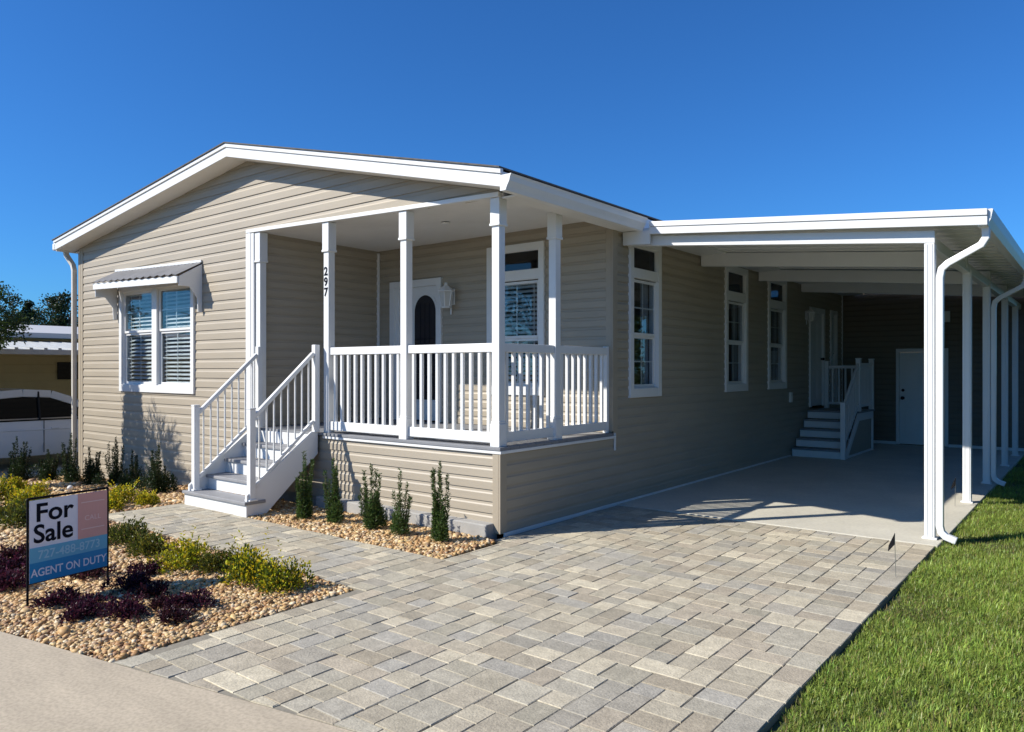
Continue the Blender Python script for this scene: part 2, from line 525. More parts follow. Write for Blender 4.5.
m.build("corner_board", M["trim_tan"], house, bevel=.004)
m = MB(); m.box(PX+.0, PY-.045, .86, PX+.045, PY-.016, 3.29); m.build("corner_board", M["white"], house, bevel=.004)
m = MB(); m.box(.0, HY1-.09, .85, .024, HY1-.03, 3.19); m.build("corner_board", M["white"], house, bevel=.004)
# concrete footing and the white base strip along the carport slab
m = MB(); m.box(-2.62, -.13, -.05, -.06, .05, .125); m.build("footing", M["block"], house, bevel=.012)
m = MB(); m.box(.016, .03, -.02, .034, 8.25, .034); m.build("base_strip", M["white"], house, bevel=.003)
m = MB(); m.box(HX0+.1, .02, -.5, -4.0, .1, -.30); m.box(-4.2, .03, -.4, -.03, .1, .10); m.box(-.11, .03, -.3, -.03, HY1, .03)
m.build("footing", M["block"], house)

# roof
RY0, RY1 = -.30, HY1+.3
def ridge_prof(dz0, dz1, xl=-9.50, xr=.25):
    return [(xl, zb(xl)+dz0), (-4.2, zb(-4.2)+dz0), (xr, zb(xr)+dz0), (xr, zb(xr)+dz1), (-4.2, zb(-4.2)+dz1), (xl, zb(xl)+dz1)]
roof = MB().prism([(x, RY0-.03, z) for x, z in ridge_prof(.167, .181, -9.56, .258)], (0, RY1-RY0+.06, 0)).build("roof", M["shingle"], house)
m = MB()
m.prism([(x, RY0, z) for x, z in ridge_prof(0, .118)], (0, .025, 0))
m.prism([(x, RY0-.016, z) for x, z in ridge_prof(.118, .165, -9.53, .262)], (0, .041, 0))
m.build("fascia", M["white"], roof, bevel=.004)
m = MB(); m.prism([(x, RY0+.025, z) for x, z in ridge_prof(.004, .02)], (0, .31, 0)); m.build("soffit", M["soffit"], roof)
m = MB()
m.box(.016, .012, 3.185, .222, RY1, 3.20); m.build("soffit", M["soffit"], roof)
m = MB(); m.box(-9.5, .012, 3.585, HX0-.016, RY1, 3.598); m.build("soffit", M["soffit"], roof)
m = MB(); m.box(.222, RY0+.026, 3.17, .246, RY1, 3.345); m.build("fascia", M["white"], roof, bevel=.003)
m = MB(); m.box(-9.52, RY0+.026, 3.58, -9.50, RY1, 3.74); m.build("fascia", M["white"], roof, bevel=.003)
# K-style gutter over the porch side
gp = [(.248, 3.162), (.31, 3.162), (.325, 3.197), (.352, 3.242), (.362, 3.282), (.375, 3.302), (.366, 3.305), (.352, 3.287), (.343, 3.247), (.316, 3.204), (.303, 3.172), (.256, 3.172), (.256, 3.297), (.248, 3.297)]
m = MB(); m.prism([(x, RY0+.0, z) for x, z in gp], (0, 2.508, 0))
m.prism([(.248, RY0-.003, 3.162), (.31, RY0-.003, 3.162), (.325, RY0-.003, 3.197), (.352, RY0-.003, 3.242), (.362, RY0-.003, 3.282), (.375, RY0-.003, 3.302), (.248, RY0-.003, 3.302)], (0, .006, 0))
m.build("gutter", M["white_metal"], roof)
m = MB(); m.box(-9.62, RY0, 3.60, -9.52, RY1, 3.72); m.build("gutter", M["white_metal"], roof, bevel=.02)
m = MB(); m.sweep([(-9.54, -.12, 3.62), (-9.54, -.10, 3.53), (-9.40, -.055, 3.36), (-9.35, -.055, 3.26), (-9.35, -.055, -.20), (-9.38, -.16, -.28)], .06, .075, up=(0, 1, .01)); m.build("downspout", M["pale_tan"], house, bevel=.006)

# ---- windows
def window(T, u0, u1, z0, z1, splits=(), transom=None, meet=None, blinds=True, curtain=False, label=None, gl="glass", parent=house, pane_low=.11):
    c = .085
    fr = MB()
    zs = z0 + .03
    tbox(fr, T, u0, u0+c, z0, z1, .0, .040); tbox(fr, T, u1-c, u1, z0, z1, .0, .040)
    tbox(fr, T, u0+c, u1-c, z1-c, z1, .0, .038); tbox(fr, T, u0+c, u1-c, z0, z0+pane_low, .0, .038)
    for s in splits: tbox(fr, T, s-.075, s+.075, z0+pane_low, z1-c, -.03, .036)
    if transom: tbox(fr, T, u0+c, u1-c, transom[0], transom[1], -.03, .034)
    # jamb liner
    lo, hi = z0+pane_low, z1-c
    tbox(fr, T, u0+c-.012, u0+c+.012, lo, hi, -.09, .018); tbox(fr, T, u1-c-.012, u1-c+.012, lo, hi, -.09, .018)
    tbox(fr, T, u0+c, u1-c, lo-.012, lo+.012, -.09, .016); tbox(fr, T, u0+c, u1-c, hi-.012, hi+.012, -.09, .016)
    f = fr.build("window", M["white"], parent, bevel=.004)
    if label: f["label"] = label
    us = [u0+c] + [v for s in splits for v in (s-.075, s+.075)] + [u1-c]
    top = transom[0] if transom else hi
    for k in range(0, len(us), 2):
        a, b = us[k]+.010, us[k+1]-.010
        mid = (a+b)/2
        sashes = [(lo+.012, meet-.012, -.030), (meet-.012, top-.012, -.012)]
        for (za, zc, n) in sashes:
            w = .034
            s = MB()
            tbox(s, T, a, a+w, za, zc, n-.012, n+.012); tbox(s, T, b-w, b, za, zc, n-.012, n+.012)
            tbox(s, T, a+w, b-w, za, za+w, n-.012, n+.0115); tbox(s, T, a+w, b-w, zc-w, zc, n-.012, n+.0115)
            s.build("sash", M["white"], f, bevel=.002)
            g = MB(); tbox(g, T, a+w*.6, b-w*.6, za+w*.6, zc-w*.6, n-.002, n+.001); g.build("pane", M[gl], f)
            mu = MB(); zm = (za+zc)/2
            tbox(mu, T, mid-.008, mid+.008, za+w, zc-w, n-.011, n-.004)
            tbox(mu, T, a+w, b-w, zm-.008, zm+.008, n-.0105, n-.0045)
            mu.build("muntin", M["white"], f)
        if blinds:
            bl = MB(); z = lo + .05
            while z < top - .03:
                p = [T(a+.02, z-.017, -.058), T(b-.02, z-.017, -.058), T(b-.02, z+.017, -.102), T(a+.02, z+.017, -.102)]
                bl.quad(*p)
                q = [tuple(np.array(v) - np.array((0, 0, .003))) for v in p]; bl.quad(*q[::-1])
                z += .058
            tbox(bl, T, a+.02, b-.02, top-.05, top-.005, -.105, -.055)
            for uu in (a+.12, b-.12): tbox(bl, T, uu-.006, uu+.006, lo+.03, top-.03, -.057, -.054)
            bl.build("blind", M["blind"], f)
        if curtain:
            cu = MB(); n = 26
            for side in (0, 1):
                wid = (b-a)*.30
                ua = a+.01 if side == 0 else b-.01-wid
                pts = [(ua + wid*i/n, -.11 + .018*math.sin(i*1.7)) for i in range(n+1)]
                for i in range(n):
                    cu.quad(T(pts[i][0], lo, pts[i][1]), T(pts[i+1][0], lo, pts[i+1][1]), T(pts[i+1][0], top, pts[i+1][1]), T(pts[i][0], top, pts[i][1]))
            cu.build("curtain", M["curtain"], f)
    if transom:
        g = MB(); tbox(g, T, u0+c+.006, u1-c-.006, transom[1]-.006, hi-.006, -.020, -.014); g.build("pane", M["glass_dark"], f)
    return f

fw = window(TF(0), *FW, splits=(-6.595,), meet=2.15, label="double window with white blinds, left of the front steps")
# a solid divider behind each blind keeps the room dim
window(TF(PY), -1.87, -.95, 1.25, 3.16, transom=(2.70, 2.83), meet=1.98, label="tall porch window with a dark transom pane")
window(TS(0), *SW[0], *SZ, transom=(2.68, 2.80), meet=2.0, blinds=False, curtain=True, label="tall side window nearest the porch")
window(TS(0), *SW[1], *SZ, transom=(2.62, 2.76), meet=2.0, blinds=False, curtain=True, label="tall side window in the middle of the carport wall")
window(TS(0), *SW[2], *SZ, transom=(2.62, 2.76), meet=2.0, blinds=False, curtain=True, label="tall side window nearest the side door")
window(TS(0), 10.76, 11.24, .88, 2.80, meet=1.9, blinds=False, label="narrow window beside the side door")

# ---- awning over the front window
aw = MB()
A0, A1, AD = -7.86, -5.28, -.36
za_w, za_f = 3.055, 2.865
def tl(u): return .075*(A1-u)/(A1-A0)
N = 26
pts = []
for i in range(N+1):
    u = A0 + (A1-A0)*i/N
    pts.append((u, (.014 if i % 2 else -.006) + tl(u)))
for i in range(N):
    a, b = pts[i], pts[i+1]
    aw.quad((a[0], AD-.03, za_f+a[1]-.02), (b[0], AD-.03, za_f+b[1]-.02), (b[0], -.012, za_w+b[1]), (a[0], -.012, za_w+a[1]))
    aw.quad((a[0], AD-.03, za_f+a[1]-.03), (b[0], AD-.03, za_f+b[1]-.03), (b[0], -.012, za_w+b[1]-.012), (a[0], -.012, za_w+a[1]-.012))
awn = aw.build("window_awning", M["awning"], house)
m = MB(); m.prism([(A0+.01, AD-.012, za_f-.13+.075), (A1-.005, AD-.012, za_f-.13), (A1-.005, AD-.012, za_f-.035), (A0+.01, AD-.012, za_f-.035+.075)], (0, .024, 0)); m.build("valance", M["white"], awn, bevel=.003)
m = MB(); m.prism([(A1-.01, AD+.014, za_f-.035), (A1-.01, -.016, za_w-.03), (A1-.01, -.016, 2.36), (A1-.01, -.075, 2.36), (A1-.01, -.085, 2.55), (A1-.01, -.20, 2.70), (A1-.01, AD+.014, 2.70)], (.018, 0, 0)); m.build("side_panel", M["white"], awn, bevel=.003)
m = MB(); m.prism([(A0+.02, AD+.014, za_f-.035), (A0+.02, -.016, za_w-.03), (A0+.02, -.016, 2.36), (A0+.02, -.075, 2.36), (A0+.02, -.085, 2.55), (A0+.02, -.20, 2.70), (A0+.02, AD+.014, 2.70)], (.018, 0, 0)); m.build("side_panel", M["white"], awn, bevel=.003)
m = MB(); m.prism([(A0, -.04, za_w-.01+.075), (A1+.01, -.04, za_w-.01), (A1+.01, -.04, za_w+.025), (A0, -.04, za_w+.025+.075)], (0, .026, 0)); m.build("flashing", M["white"], awn, bevel=.003)

# ---- porch: deck, ceiling, trim, columns, railings
m = MB()
n = 15
for i in range(n):
    y0 = -.01 + (PY-.02)*i/n; y1 = -.01 + (PY-.02)*(i+1)/n - .005
    m.box(PX+.02, y0 - (.028 if i == 0 else 0), .812, .032, y1, .842)
m.build("porch_floor", M["deck"], house, bevel=.003)
m = MB(); m.box(-2.62, -.030, .780, .034, -.016, .810); m.box(.016, -.016, .780, .034, PY+.005, .810); m.box(.016, PY+.005, .64, .034, PY+.03, .842)
m.build("deck_trim", M["white"], house, bevel=.003)
m = MB()
cp = [(PX+.01, .03, 3.322), (.015, .03, 3.215), (.015, PY-.02, 3.325), (PX+.01, PY-.02, 3.318)]
m.add(cp + [(x, y, z+.03) for x, y, z in cp], [(0, 1, 2, 3), (4, 5, 6, 7), (0, 1, 5, 4), (1, 2, 6, 5), (2, 3, 7, 6), (3, 0, 4, 7)])
m.build("porch_ceiling", M["soffit"], house)
m = MB(); m.prism([(-4.2, -.026, hdr(-4.2)), (.0, -.026, hdr(0)), (.0, -.026, hdr(0)+.045), (-4.2, -.026, hdr(-4.2)+.045)], (0, .054, 0)); m.build("header", M["white"], house, bevel=.004)
m = MB(); m.box(-4.2, -.026, .80, -4.10, .03, 3.318); m.box(-4.10, -.02, .845, -4.03, .11, 3.312); m.build("jamb", M["white"], house, bevel=.004)
m = MB(); m.lathe((-1.6, .95, 3.283), [(.05, .012), (.05, .0), (.035, -.004)]); m.build("ceiling_light", M["white_metal"], house)

COLS = [(-.06, .05), (-1.315, .05), (-2.60, .05), (-3.97, .05), (-.06, .98)]
colparts = []
for i, (x, y) in enumerate(COLS):
    m = MB(); s = .045; t = .057
    ch = hdr(x)-.004 if y < .5 else hdr(0)+.012
    m.box(x-s, y-s, .842, x+s, y+s, ch-.02)
    m.box(x-t, y-t, 2.95, x+t, y+t, ch); m.box(x-t-.006, y-t-.006, 2.935, x+t+.006, y+t+.006, 2.96)
    if i != 3 and i != 2:
        m.box(x-t, y-t, .842, x+t, y+t, 1.06); m.box(x-s-.006, y-s-.006, 1.06, x+s+.006, y+s+.006, 1.085)
    colparts.append(m.build("column", M["white"], house, bevel=.004))
def text(name, body, T, u, z, n, size, matl, parent, bold=0.0, sx=1.0, depth=.0004, align='CENTER', spacing=1.0):
    cu = bpy.data.curves.new(name, 'FONT'); cu.body = body; cu.size = size
    cu.align_x = align; cu.align_y = 'BOTTOM_BASELINE'; cu.offset = bold; cu.extrude = depth
    cu.space_character = spacing; cu.resolution_u = 4
    o = bpy.data.objects.new(name, cu); COL.objects.link(o)
    dg = bpy.context.evaluated_depsgraph_get(); dg.update()
    me = bpy.data.meshes.new_from_object(o.evaluated_get(dg))
    bpy.data.objects.remove(o); bpy.data.curves.remove(cu)
    off = origin_of(parent)
    for v in me.vertices:
        p = T(u + v.co.x*sx, z + v.co.y, n + v.co.z)
        v.co = (p[0]-off.x, p[1]-off.y, p[2]-off.z)
    me.materials.clear()
    for p in me.polygons: p.use_smooth = False
    return link(name, me, matl, parent)
for ch, z in (("2", 2.665), ("9", 2.545), ("7", 2.425)):
    text("house_number", ch, TF(.05-.045), -2.602, z, .003, .135, M["ink"], colparts[2], bold=.004)

def railing(p0, p1, n, first=True):
    """rail between two columns: top rail + bottom rail, balusters as its children"""
    p0 = Vector(p0); p1 = Vector(p1)
    m = MB()
    m.bar(p0+Vector((0, 0, 1.785)), p1+Vector((0, 0, 1.785)), .055, .085)
    r = m.build("railing", M["white"], house, bevel=.005)
    m = MB(); m.bar(p0+Vector((0, 0, .925)), p1+Vector((0, 0, .925)), .05, .10); m.build("lower_rail", M["white"], r, bevel=.005)
    for k in range(n):
        c = p0.lerp(p1, (k+.6)/(n+.2))
        b = MB(); d = (p1-p0).normalized()
        b.bar(c+Vector((0, 0, .97)), c+Vector((0, 0, 1.745)), .034, .034, up=d)
        b.build("baluster", M["white"], r, bevel=.004)
railing((-2.553, .05, 0), (-1.362, .05, 0), 10)
railing((-1.268, .05, 0), (-.108, .05, 0), 10)
railing((-.06, .098, 0), (-.06, .932, 0), 7)
railing((-.06, 1.028, 0), (-.06, 1.985, 0), 8)
m = MB(); m.box(-.09, 1.985, .842, -.03, 2.03, 1.84); m.build("half_post", M["white"], house, bevel=.004)

# ---- front door with an arched glass
T = TF(PY)
m = MB()
tbox(m, T, -3.72, -3.62, .845, 2.84, 0, .045); tbox(m, T, -2.78, -2.69, .845, 2.84, 0, .045); tbox(m, T, -3.62, -2.78, 2.74, 2.84, 0, .043)
tbox(m, T, -3.72, -3.55, .845, 2.74, -.06, .02)
dr = m.build("door_frame", M["white"], house, bevel=.004)
m = MB(); tbox(m, T, -3.55, -2.78, .86, 2.74, -.05, .006); door = m.build("door", M["white"], house, bevel=.004)
dcx = -3.02; hw = .205
arch = [(dcx-hw, 1.15), (dcx+hw, 1.15)] + [(dcx+hw*math.cos(t), 2.38+hw*1.15*math.sin(t)) for t in [math.pi*k/16 for k in range(17)]]
def arch_prism(scale, n0, n1):
    pz = 1.75
    pts = [T(dcx+(u-dcx)*scale[0], pz+(z-pz)*scale[1], n0) for u, z in arch]
    return MB().prism(pts, Vector(T(0, 0, n1))-Vector(T(0, 0, n0)))
arch_prism((1.13, 1.04), .006, .014).build("glass_moulding", M["white"], door)
arch_prism((1, 1), .014, .018).build("pane", M["door_glass"], door)
m = MB()
for du in (-.09, 0, .09): tbox(m, T, dcx+du-.004, dcx+du+.004, 1.18, 2.50, .018, .021)
for z in (1.5, 2.0): tbox(m, T, dcx-hw+.01, dcx+hw-.01, z-.004, z+.004, .018, .0205)
m.build("leading", M["black"], door)
m = MB(); m.lathe((-3.46, PY, 1.75), [(.028, .006), (.028, .02), (.012, .03), (.012, .05), (.03, .06), (.032, .08), (.02, .095)], axis='y'); m.build("door_knob", M["brass"], door, smooth=True)

def lantern(T0, u0, z0, parent=house, sc=.92):
    T = lambda u, z, n: T0(u0 + u*sc, z0 + z*sc, n*sc + .002)
    u = z = 0
    m = MB()
    tbox(m, T, u-.06, u+.06, z-.12, z+.12, .014, .035)
    tbox(m, T, u-.015, u+.015, z+.10, z+.13, .035, .16)
    tbox(m, T, u-.012, u+.012, z-.26, z-.06, .03, .05)
    l = m.build("wall_lantern", M["white_metal"], parent, bevel=.004)
    cx = .15
    def ring(r, zz): return [T(u+r*math.cos(math.pi*k/3), zz, cx+r*math.sin(math.pi*k/3)) for k in range(6)]
    def frus(levels):
        m = MB(); vs = []; fs = []
        for r, zz in levels: vs += ring(r, zz)
        for i in range(len(levels)-1):
            for k in range(6):
                a = i*6+k; b = i*6+(k+1) % 6; fs.append((a, b, b+6, a+6))
        fs.append(tuple(range(6))); fs.append(tuple(range((len(levels)-1)*6, len(levels)*6)))
        return m.add(vs, fs)
    frus([(.125, z+.06), (.13, z+.075), (.07, z+.13), (.03, z+.16), (.02, z+.20)]).build("lantern_cap", M["white_metal"], l)
    frus([(.065, z-.15), (.105, z+.055)]).build("lantern_glass", M["lampglass"], l)
    m = MB()
    for k in range(6):
        a = Vector(ring(.067, z-.15)[k]); b = Vector(ring(.108, z+.06)[k]); m.bar(a, b, .012, .012, up=(0, .3, 1))
    m.build("lantern_frame", M["white_metal"], l)
    frus([(.07, z-.17), (.072, z-.15)]).build("lantern_base", M["white_metal"], l)
lantern(TF(PY), -2.50, 2.56)

# ---- side door beside the landing, outlet box, side lantern
T = TS(0)
m = MB()
tbox(m, T, 9.36, 9.46, .845, 2.78, 0, .045); tbox(m, T, 10.22, 10.32, .845, 2.78, 0, .045); tbox(m, T, 9.46, 10.22, 2.68, 2.78, 0, .043)
m.build("door_frame", M["white"], house, bevel=.004)
m = MB(); tbox(m, T, 9.46, 10.22, .86, 2.68, -.05, .005)
for (a, b) in ((9.56, 9.80), (9.88, 10.12)):
    for (c, d) in ((1.0, 1.55), (1.68, 2.5)): tbox(m, T, a, b, c, d, .005, .012)
sd = m.build("door", M["white"], house, bevel=.004); sd["label"] = "white panelled side door at the top of the carport steps"
m = MB(); m.lathe((0, 10.14, 1.78), [(.028, .006), (.012, .03), (.03, .05), (.02, .08)], axis='x'); m.build("door_knob", M["brass"], sd)
lantern(TS(0), 9.16, 2.60, sc=.68)
m = MB(); tbox(m, T, 8.19, 8.29, .98, 1.16, .012, .05); tbox(m, T, 8.205, 8.275, 1.0, 1.1, .05, .058); m.build("outlet_cover", M["plastic"], house, bevel=.006)

# ------------------------------------------------------------------ front steps
steps = thing("front_steps", "white wooden front steps with thin balusters and grey treads leading up to the porch", "steps", (-3.29, -.5, 0))
SX0, SX1 = -3.87, -2.70
RIS = .842/5; TR = .235
for k in range(4):
    z = RIS*(k+1); y = -.975 + TR*k
    ext = .09 if k == 0 else .0
    m = MB(); m.box(SX0-ext, y-.025, z-.035, SX1+ext*.4, y+TR-.004, z); m.build("tread", M["tread"], steps, bevel=.006)
    m = MB(); m.box(SX0-ext+.01, y, z-RIS+(.0 if k else -.02), SX1+ext*.4-.01, y+.018, z-.036); m.build("riser", M["white"], steps, bevel=.003)
m = MB(); m.box(SX0, -.052, RIS*4, SX1, -.034, RIS*5-.03); m.build("riser", M["white"], steps, bevel=.003)
for x in (SX0-.02, SX1-.015):
    m = MB()
    lo = [(x, -.965, .0), (x, -.74, .0), (x, -.05, .60), (x, -.05, .86), (x, -.13, .86), (x, -.965, .235)]
    m.prism(lo, (.035, 0, 0)); m.build("stringer", M["white"], steps, bevel=.004)
# bottom platform sides
m = MB(); m.box(SX0-.085, -.972, -.02, SX0-.055, -.74, RIS-.036); m.build("riser", M["white"], steps, bevel=.003)
for x in (SX0+.03, SX1-.0):
    m = MB(); m.box(x-.034, -.934, RIS, x+.034, -.866, RIS+.98); m.box(x-.05, -.95, RIS, x+.05, -.85, RIS+.02); m.box(x-.038, -.938, RIS+.98, x+.038, -.862, RIS+.995)
    m.build("newel_post", M["white"], steps, bevel=.005)
    m = MB(); m.box(x-.033, -.098, .85, x+.033, -.032, 1.86); m.build("newel_post", M["white"], steps, bevel=.005)
    pa, pb = Vector((x, -.866, RIS+.90)), Vector((x, -.10, 1.76))
    qa, qb = Vector((x, -.866, RIS+.14)), Vector((x, -.10, .98))
    m = MB(); m.bar(pa, pb, .05, .045); m.build("handrail", M["white"], steps, bevel=.008)
    m = MB(); m.bar(qa, qb, .04, .035); m.build("lower_rail", M["white"], steps, bevel=.005)
    for k in range(8):
        t = (k+.7)/8.4
        m = MB(); a = qa.lerp(qb, t); b = pa.lerp(pb, t); m.cyl(a, b, .0105, n=8); m.build("baluster", M["white"], steps, smooth=False)

# ------------------------------------------------------------------ carport
carport = thing("carport", "white metal lean-to carport on slim white posts, attached to the side of the tan house", "carport", (3.2, 2.3, 0))
def ct(x): return 3.262 - (x-.4)*.087      # top of the carport roof
CX0, CX1, CY0, CY1 = .385, 3.58, 2.225, 11.70
m = MB()
m.prism([(CX0, CY0+.02, ct(CX0)-.07), (CX1, CY0+.02, ct(CX1)-.07), (CX1, CY0+.02, ct(CX1)-.01), (CX0, CY0+.02, ct(CX0)-.01)], (0, CY1-CY0, 0))
k = CY0+.35
while k < CY1:
    m.prism([(CX0, k, ct(CX0)-.085), (CX1, k, ct(CX1)-.085), (CX1, k, ct(CX1)-.069), (CX0, k, ct(CX0)-.069)], (0, .03, 0)); k += .305
m.build("roof_panel", M["white_metal"], carport)
def cz(x, d): return ct(x)+d
m = MB()
xr = 3.66
for (d0, d1, y0, y1) in ((-.142, -.06, CY0, CY0+.019), (-.058, .0, CY0-.012, CY0+.019)):
    m.prism([(CX0, y0, cz(CX0, d0)), (xr, y0, cz(xr, d0)), (xr, y0, cz(xr, d1)), (CX0, y0, cz(CX0, d1))], (0, y1-y0, 0))
m.build("fascia", M["white_metal"], carport, bevel=.004)
m = MB(); m.prism([(.03, 2.24, 3.03), (.38, 2.24, 3.01), (.38, 2.24, 3.17), (.03, 2.24, 3.18)], (0, .03, 0)); m.build("flashing", M["white_metal"], carport)
m = MB(); m.box(.02, 2.275, 3.163, .405, 11.7, 3.205); m.build("flashing", M["white_metal"], carport)
# beams and posts
def beam(y, za, zc, h=.165):
    m = MB(); m.prism([(.03, y-.045, za), (3.24, y-.045, zc), (3.24, y-.045, zc+h), (.03, y-.045, za+h)], (0, .09, 0)); return m.build("beam", M["white_metal"], carport, bevel=.005)
beam(2.375, 3.035, 2.735, .115)
for y in (4.45, 6.68, 8.88): beam(y, 3.02, 2.735, .183)
m = MB(); m.box(3.15, 2.43, 2.70, 3.23, 11.6, 2.80); m.build("beam", M["white_metal"], carport, bevel=.005)
for y, ztop in ((2.375, 2.74), (4.76, 2.74), (6.62, 2.74), (9.0, 2.74), (10.8, 2.74)):
    m = MB(); s = .042
    m.box(3.195-s, y-s, .012, 3.195+s, y+s, ztop)
    for du in (-.022, .022): m.box(3.195+du-.006, y-s-.005, .014, 3.195+du+.006, y-s+.002, ztop-.01); m.box(3.195+s-.002, y+du-.006, .014, 3.195+s+.005, y+du+.006, ztop-.01)
    m.box(3.195-s-.02, y-s-.0065, .0121, 3.195+s+.02, y+s+.0065, .03)
    m.build("post", M["white_metal"], carport, bevel=.003)
# gutter along the lawn side
m = MB()
g0 = ct(3.60)+.0
m.prism([(3.585, CY0+.021, g0-.15), (3.66, CY0+.021, g0-.15), (3.685, CY0+.021, g0-.09), (3.70, CY0+.021, g0-.01), (3.69, CY0+.021, g0-.005), (3.672, CY0+.021, g0-.085), (3.65, CY0+.021, g0-.138), (3.597, CY0+.021, g0-.138), (3.597, CY0+.021, g0-.02), (3.585, CY0+.021, g0-.02)], (0, CY1-CY0, 0))
m.prism([(3.585, CY0+.0195, g0-.15), (3.66, CY0+.0195, g0-.15), (3.685, CY0+.0195, g0-.09), (3.70, CY0+.0195, g0-.01), (3.69, CY0+.0195, g0-.005), (3.585, CY0+.0195, g0-.01)], (0, .006, 0))
m.build("gutter", M["white_metal"], carport)
def spout(y):
    zt = g0-.15
    m = MB(); m.sweep([(3.635, y, zt+.01), (3.635, y, zt-.09), (3.60, y, zt-.15), (3.345, y-.0, zt-.29), (3.292, y, zt-.34), (3.277, y, zt-.42), (3.277, y, .14), (3.29, y, .085), (3.325, y, .05), (3.41, y, .02)], .062, .062, up=(0, 1, 0))
    m.build("downspout", M["white_metal"], carport, bevel=.008)
spout(2.36); spout(6.62)

# ------------------------------------------------------------------ side steps in the carport
side = thing("side_steps", "white steps with a railed landing under the carport, against the tan house wall", "steps", (.45, 9.3, 0))
LZ = .80; r = LZ/5; y0 = 8.28; t = .225
for k in range(5):
    z = r*(k+1); y = y0 + t*k
    m = MB(); m.box(.04, y, z-r+.012, .88, y+.02, z-.03); m.build("riser", M["white"], side, bevel=.003)
    if k < 4:
        m = MB(); m.box(.04, y-.02, z-.028, .88, y+t-.002, z); m.build("tread", M["tread"], side, bevel=.004)
m = MB(); m.box(.04, y0+t*4-.02, LZ-.03, .965, 10.32, LZ); m.build("landing", M["tread"], side, bevel=.004)
m = MB(); m.prism([(.89, y0+.12, .012), (.89, 10.29, .012), (.89, 10.29, LZ-.15), (.89, y0+t*4+.03, LZ-.15)], (.02, 0, 0)); m.build("skirting", M["siding"], side)
m = MB()
m.prism([(.915, y0-.02, .012), (.915, y0+.16, .012), (.915, y0+t*4+.08, LZ-.15), (.915, y0+t*4+.02, LZ-.031)], (.032, 0, 0))
m.box(.915, y0+t*4+.03, LZ-.17, .945, 10.30, LZ-.031); m.box(.9155, 10.25, .012, .9445, 10.31, LZ-.171); m.box(.914, y0+.16, .0125, .934, 10.25, .05)
m.build("stringer", M["white"], side, bevel=.004)
for (x, y, z0_, z1_) in ((.915, y0-.01, .012, .98), (.915, 9.30, LZ, 1.76), (.915, 10.27, LZ, 1.76), (.09, 10.27, LZ, 1.72)):
    m = MB(); m.box(x-.04, y-.04, z0_, x+.04, y+.04, z1_); m.box(x-.048, y-.048, z1_, x+.048, y+.048, z1_+.02); m.build("newel_post", M["white"], side, bevel=.004)
def srail(p, q, r0, r1, n, up=(0, 0, 1)):
    m = MB(); m.bar(p, q, .045, .06); m.build("handrail", M["white"], side, bevel=.005)
    p = Vector(p); q = Vector(q); a = Vector(r0); b = Vector(r1)
    m = MB(); m.bar(a, b, .04, .05); m.build("lower_rail", M["white"], side, bevel=.004)
    for k in range(n):
        f = (k+.6)/(n+.2); m = MB(); m.bar(a.lerp(b, f), p.lerp(q, f), .03, .03, up=(q-p).normalized() if abs((q-p).normalized().z) < .1 else (0, 1, 0)); m.build("baluster", M["white"], side)
srail((.915, y0+.03, .93), (.915, 9.26, 1.66), (.915, y0+.03, .27), (.915, 9.26, .93), 8)
srail((.915, 9.34, 1.66), (.915, 10.23, 1.66), (.915, 9.34, .90), (.915, 10.23, .90), 8)
srail((.13, 10.27, 1.62), (.875, 10.27, 1.62), (.13, 10.27, .90), (.875, 10.27, .90), 6)

# ------------------------------------------------------------------ shed closing the carport
shed = thing("storage_shed", "tan storage shed, its siding coloured dark as if shaded, with a white door closing the back of the carport", "shed", (1.7, 11.8, 0))
SY = 11.78
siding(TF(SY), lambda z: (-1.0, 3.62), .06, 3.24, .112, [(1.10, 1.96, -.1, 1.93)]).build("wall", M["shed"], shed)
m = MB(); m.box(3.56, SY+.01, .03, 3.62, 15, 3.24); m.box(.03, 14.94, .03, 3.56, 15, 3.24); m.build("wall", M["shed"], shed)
m = MB(); m.prism([(.03, SY-.0, 3.245), (3.72, SY-.0, 3.24), (3.72, SY-.0, 3.30), (.03, SY-.0, 3.40)], (0, 3.3, 0)); m.build("roof", M["white_metal"], shed, bevel=.004)
for a, b in ((.03, 1.05), (2.01, 3.62)):
    m = MB(); m.box(a, SY-.032, .012, b, SY-.006, .07); m.build("base_strip", M["white"], shed, bevel=.003)
T = TF(SY)
m = MB(); tbox(m, T, 1.055, 1.115, .02, 2.0, -.03, .035); tbox(m, T, 1.945, 2.005, .02, 2.0, -.03, .035); tbox(m, T, 1.115, 1.945, 1.93, 2.0, -.03, .033); m.build("door_frame", M["white"], shed, bevel=.003)
m = MB(); tbox(m, T, 1.118, 1.942, .03, 1.925, -.04, .008)
for (a, b) in ((1.22, 1.48), (1.58, 1.84)):
    for (c, d) in ((.2, .78), (.95, 1.75)): tbox(m, T, a, b, c, d, .008, .014)
sdr = m.build("door", M["white"], shed, bevel=.004)
m = MB(); m.lathe((1.185, SY, .98), [(.032, .008), (.032, .02), (.014, .03), (.014, .05), (.034, .06), (.036, .085), (.02, .1)], axis='y'); m.build("door_knob", M["brass"], sdr, smooth=True)
m = MB(); m.lathe((1.185, SY, 1.14), [(.03, .008), (.03, .03)], axis='y'); m.build("deadbolt", M["brass"], sdr)
m = MB(); tbox(m, T, 1.88, 2.04, 2.52, 2.74, .014, .06); m.build("wall_box", M["plastic"], shed, bevel=.008)

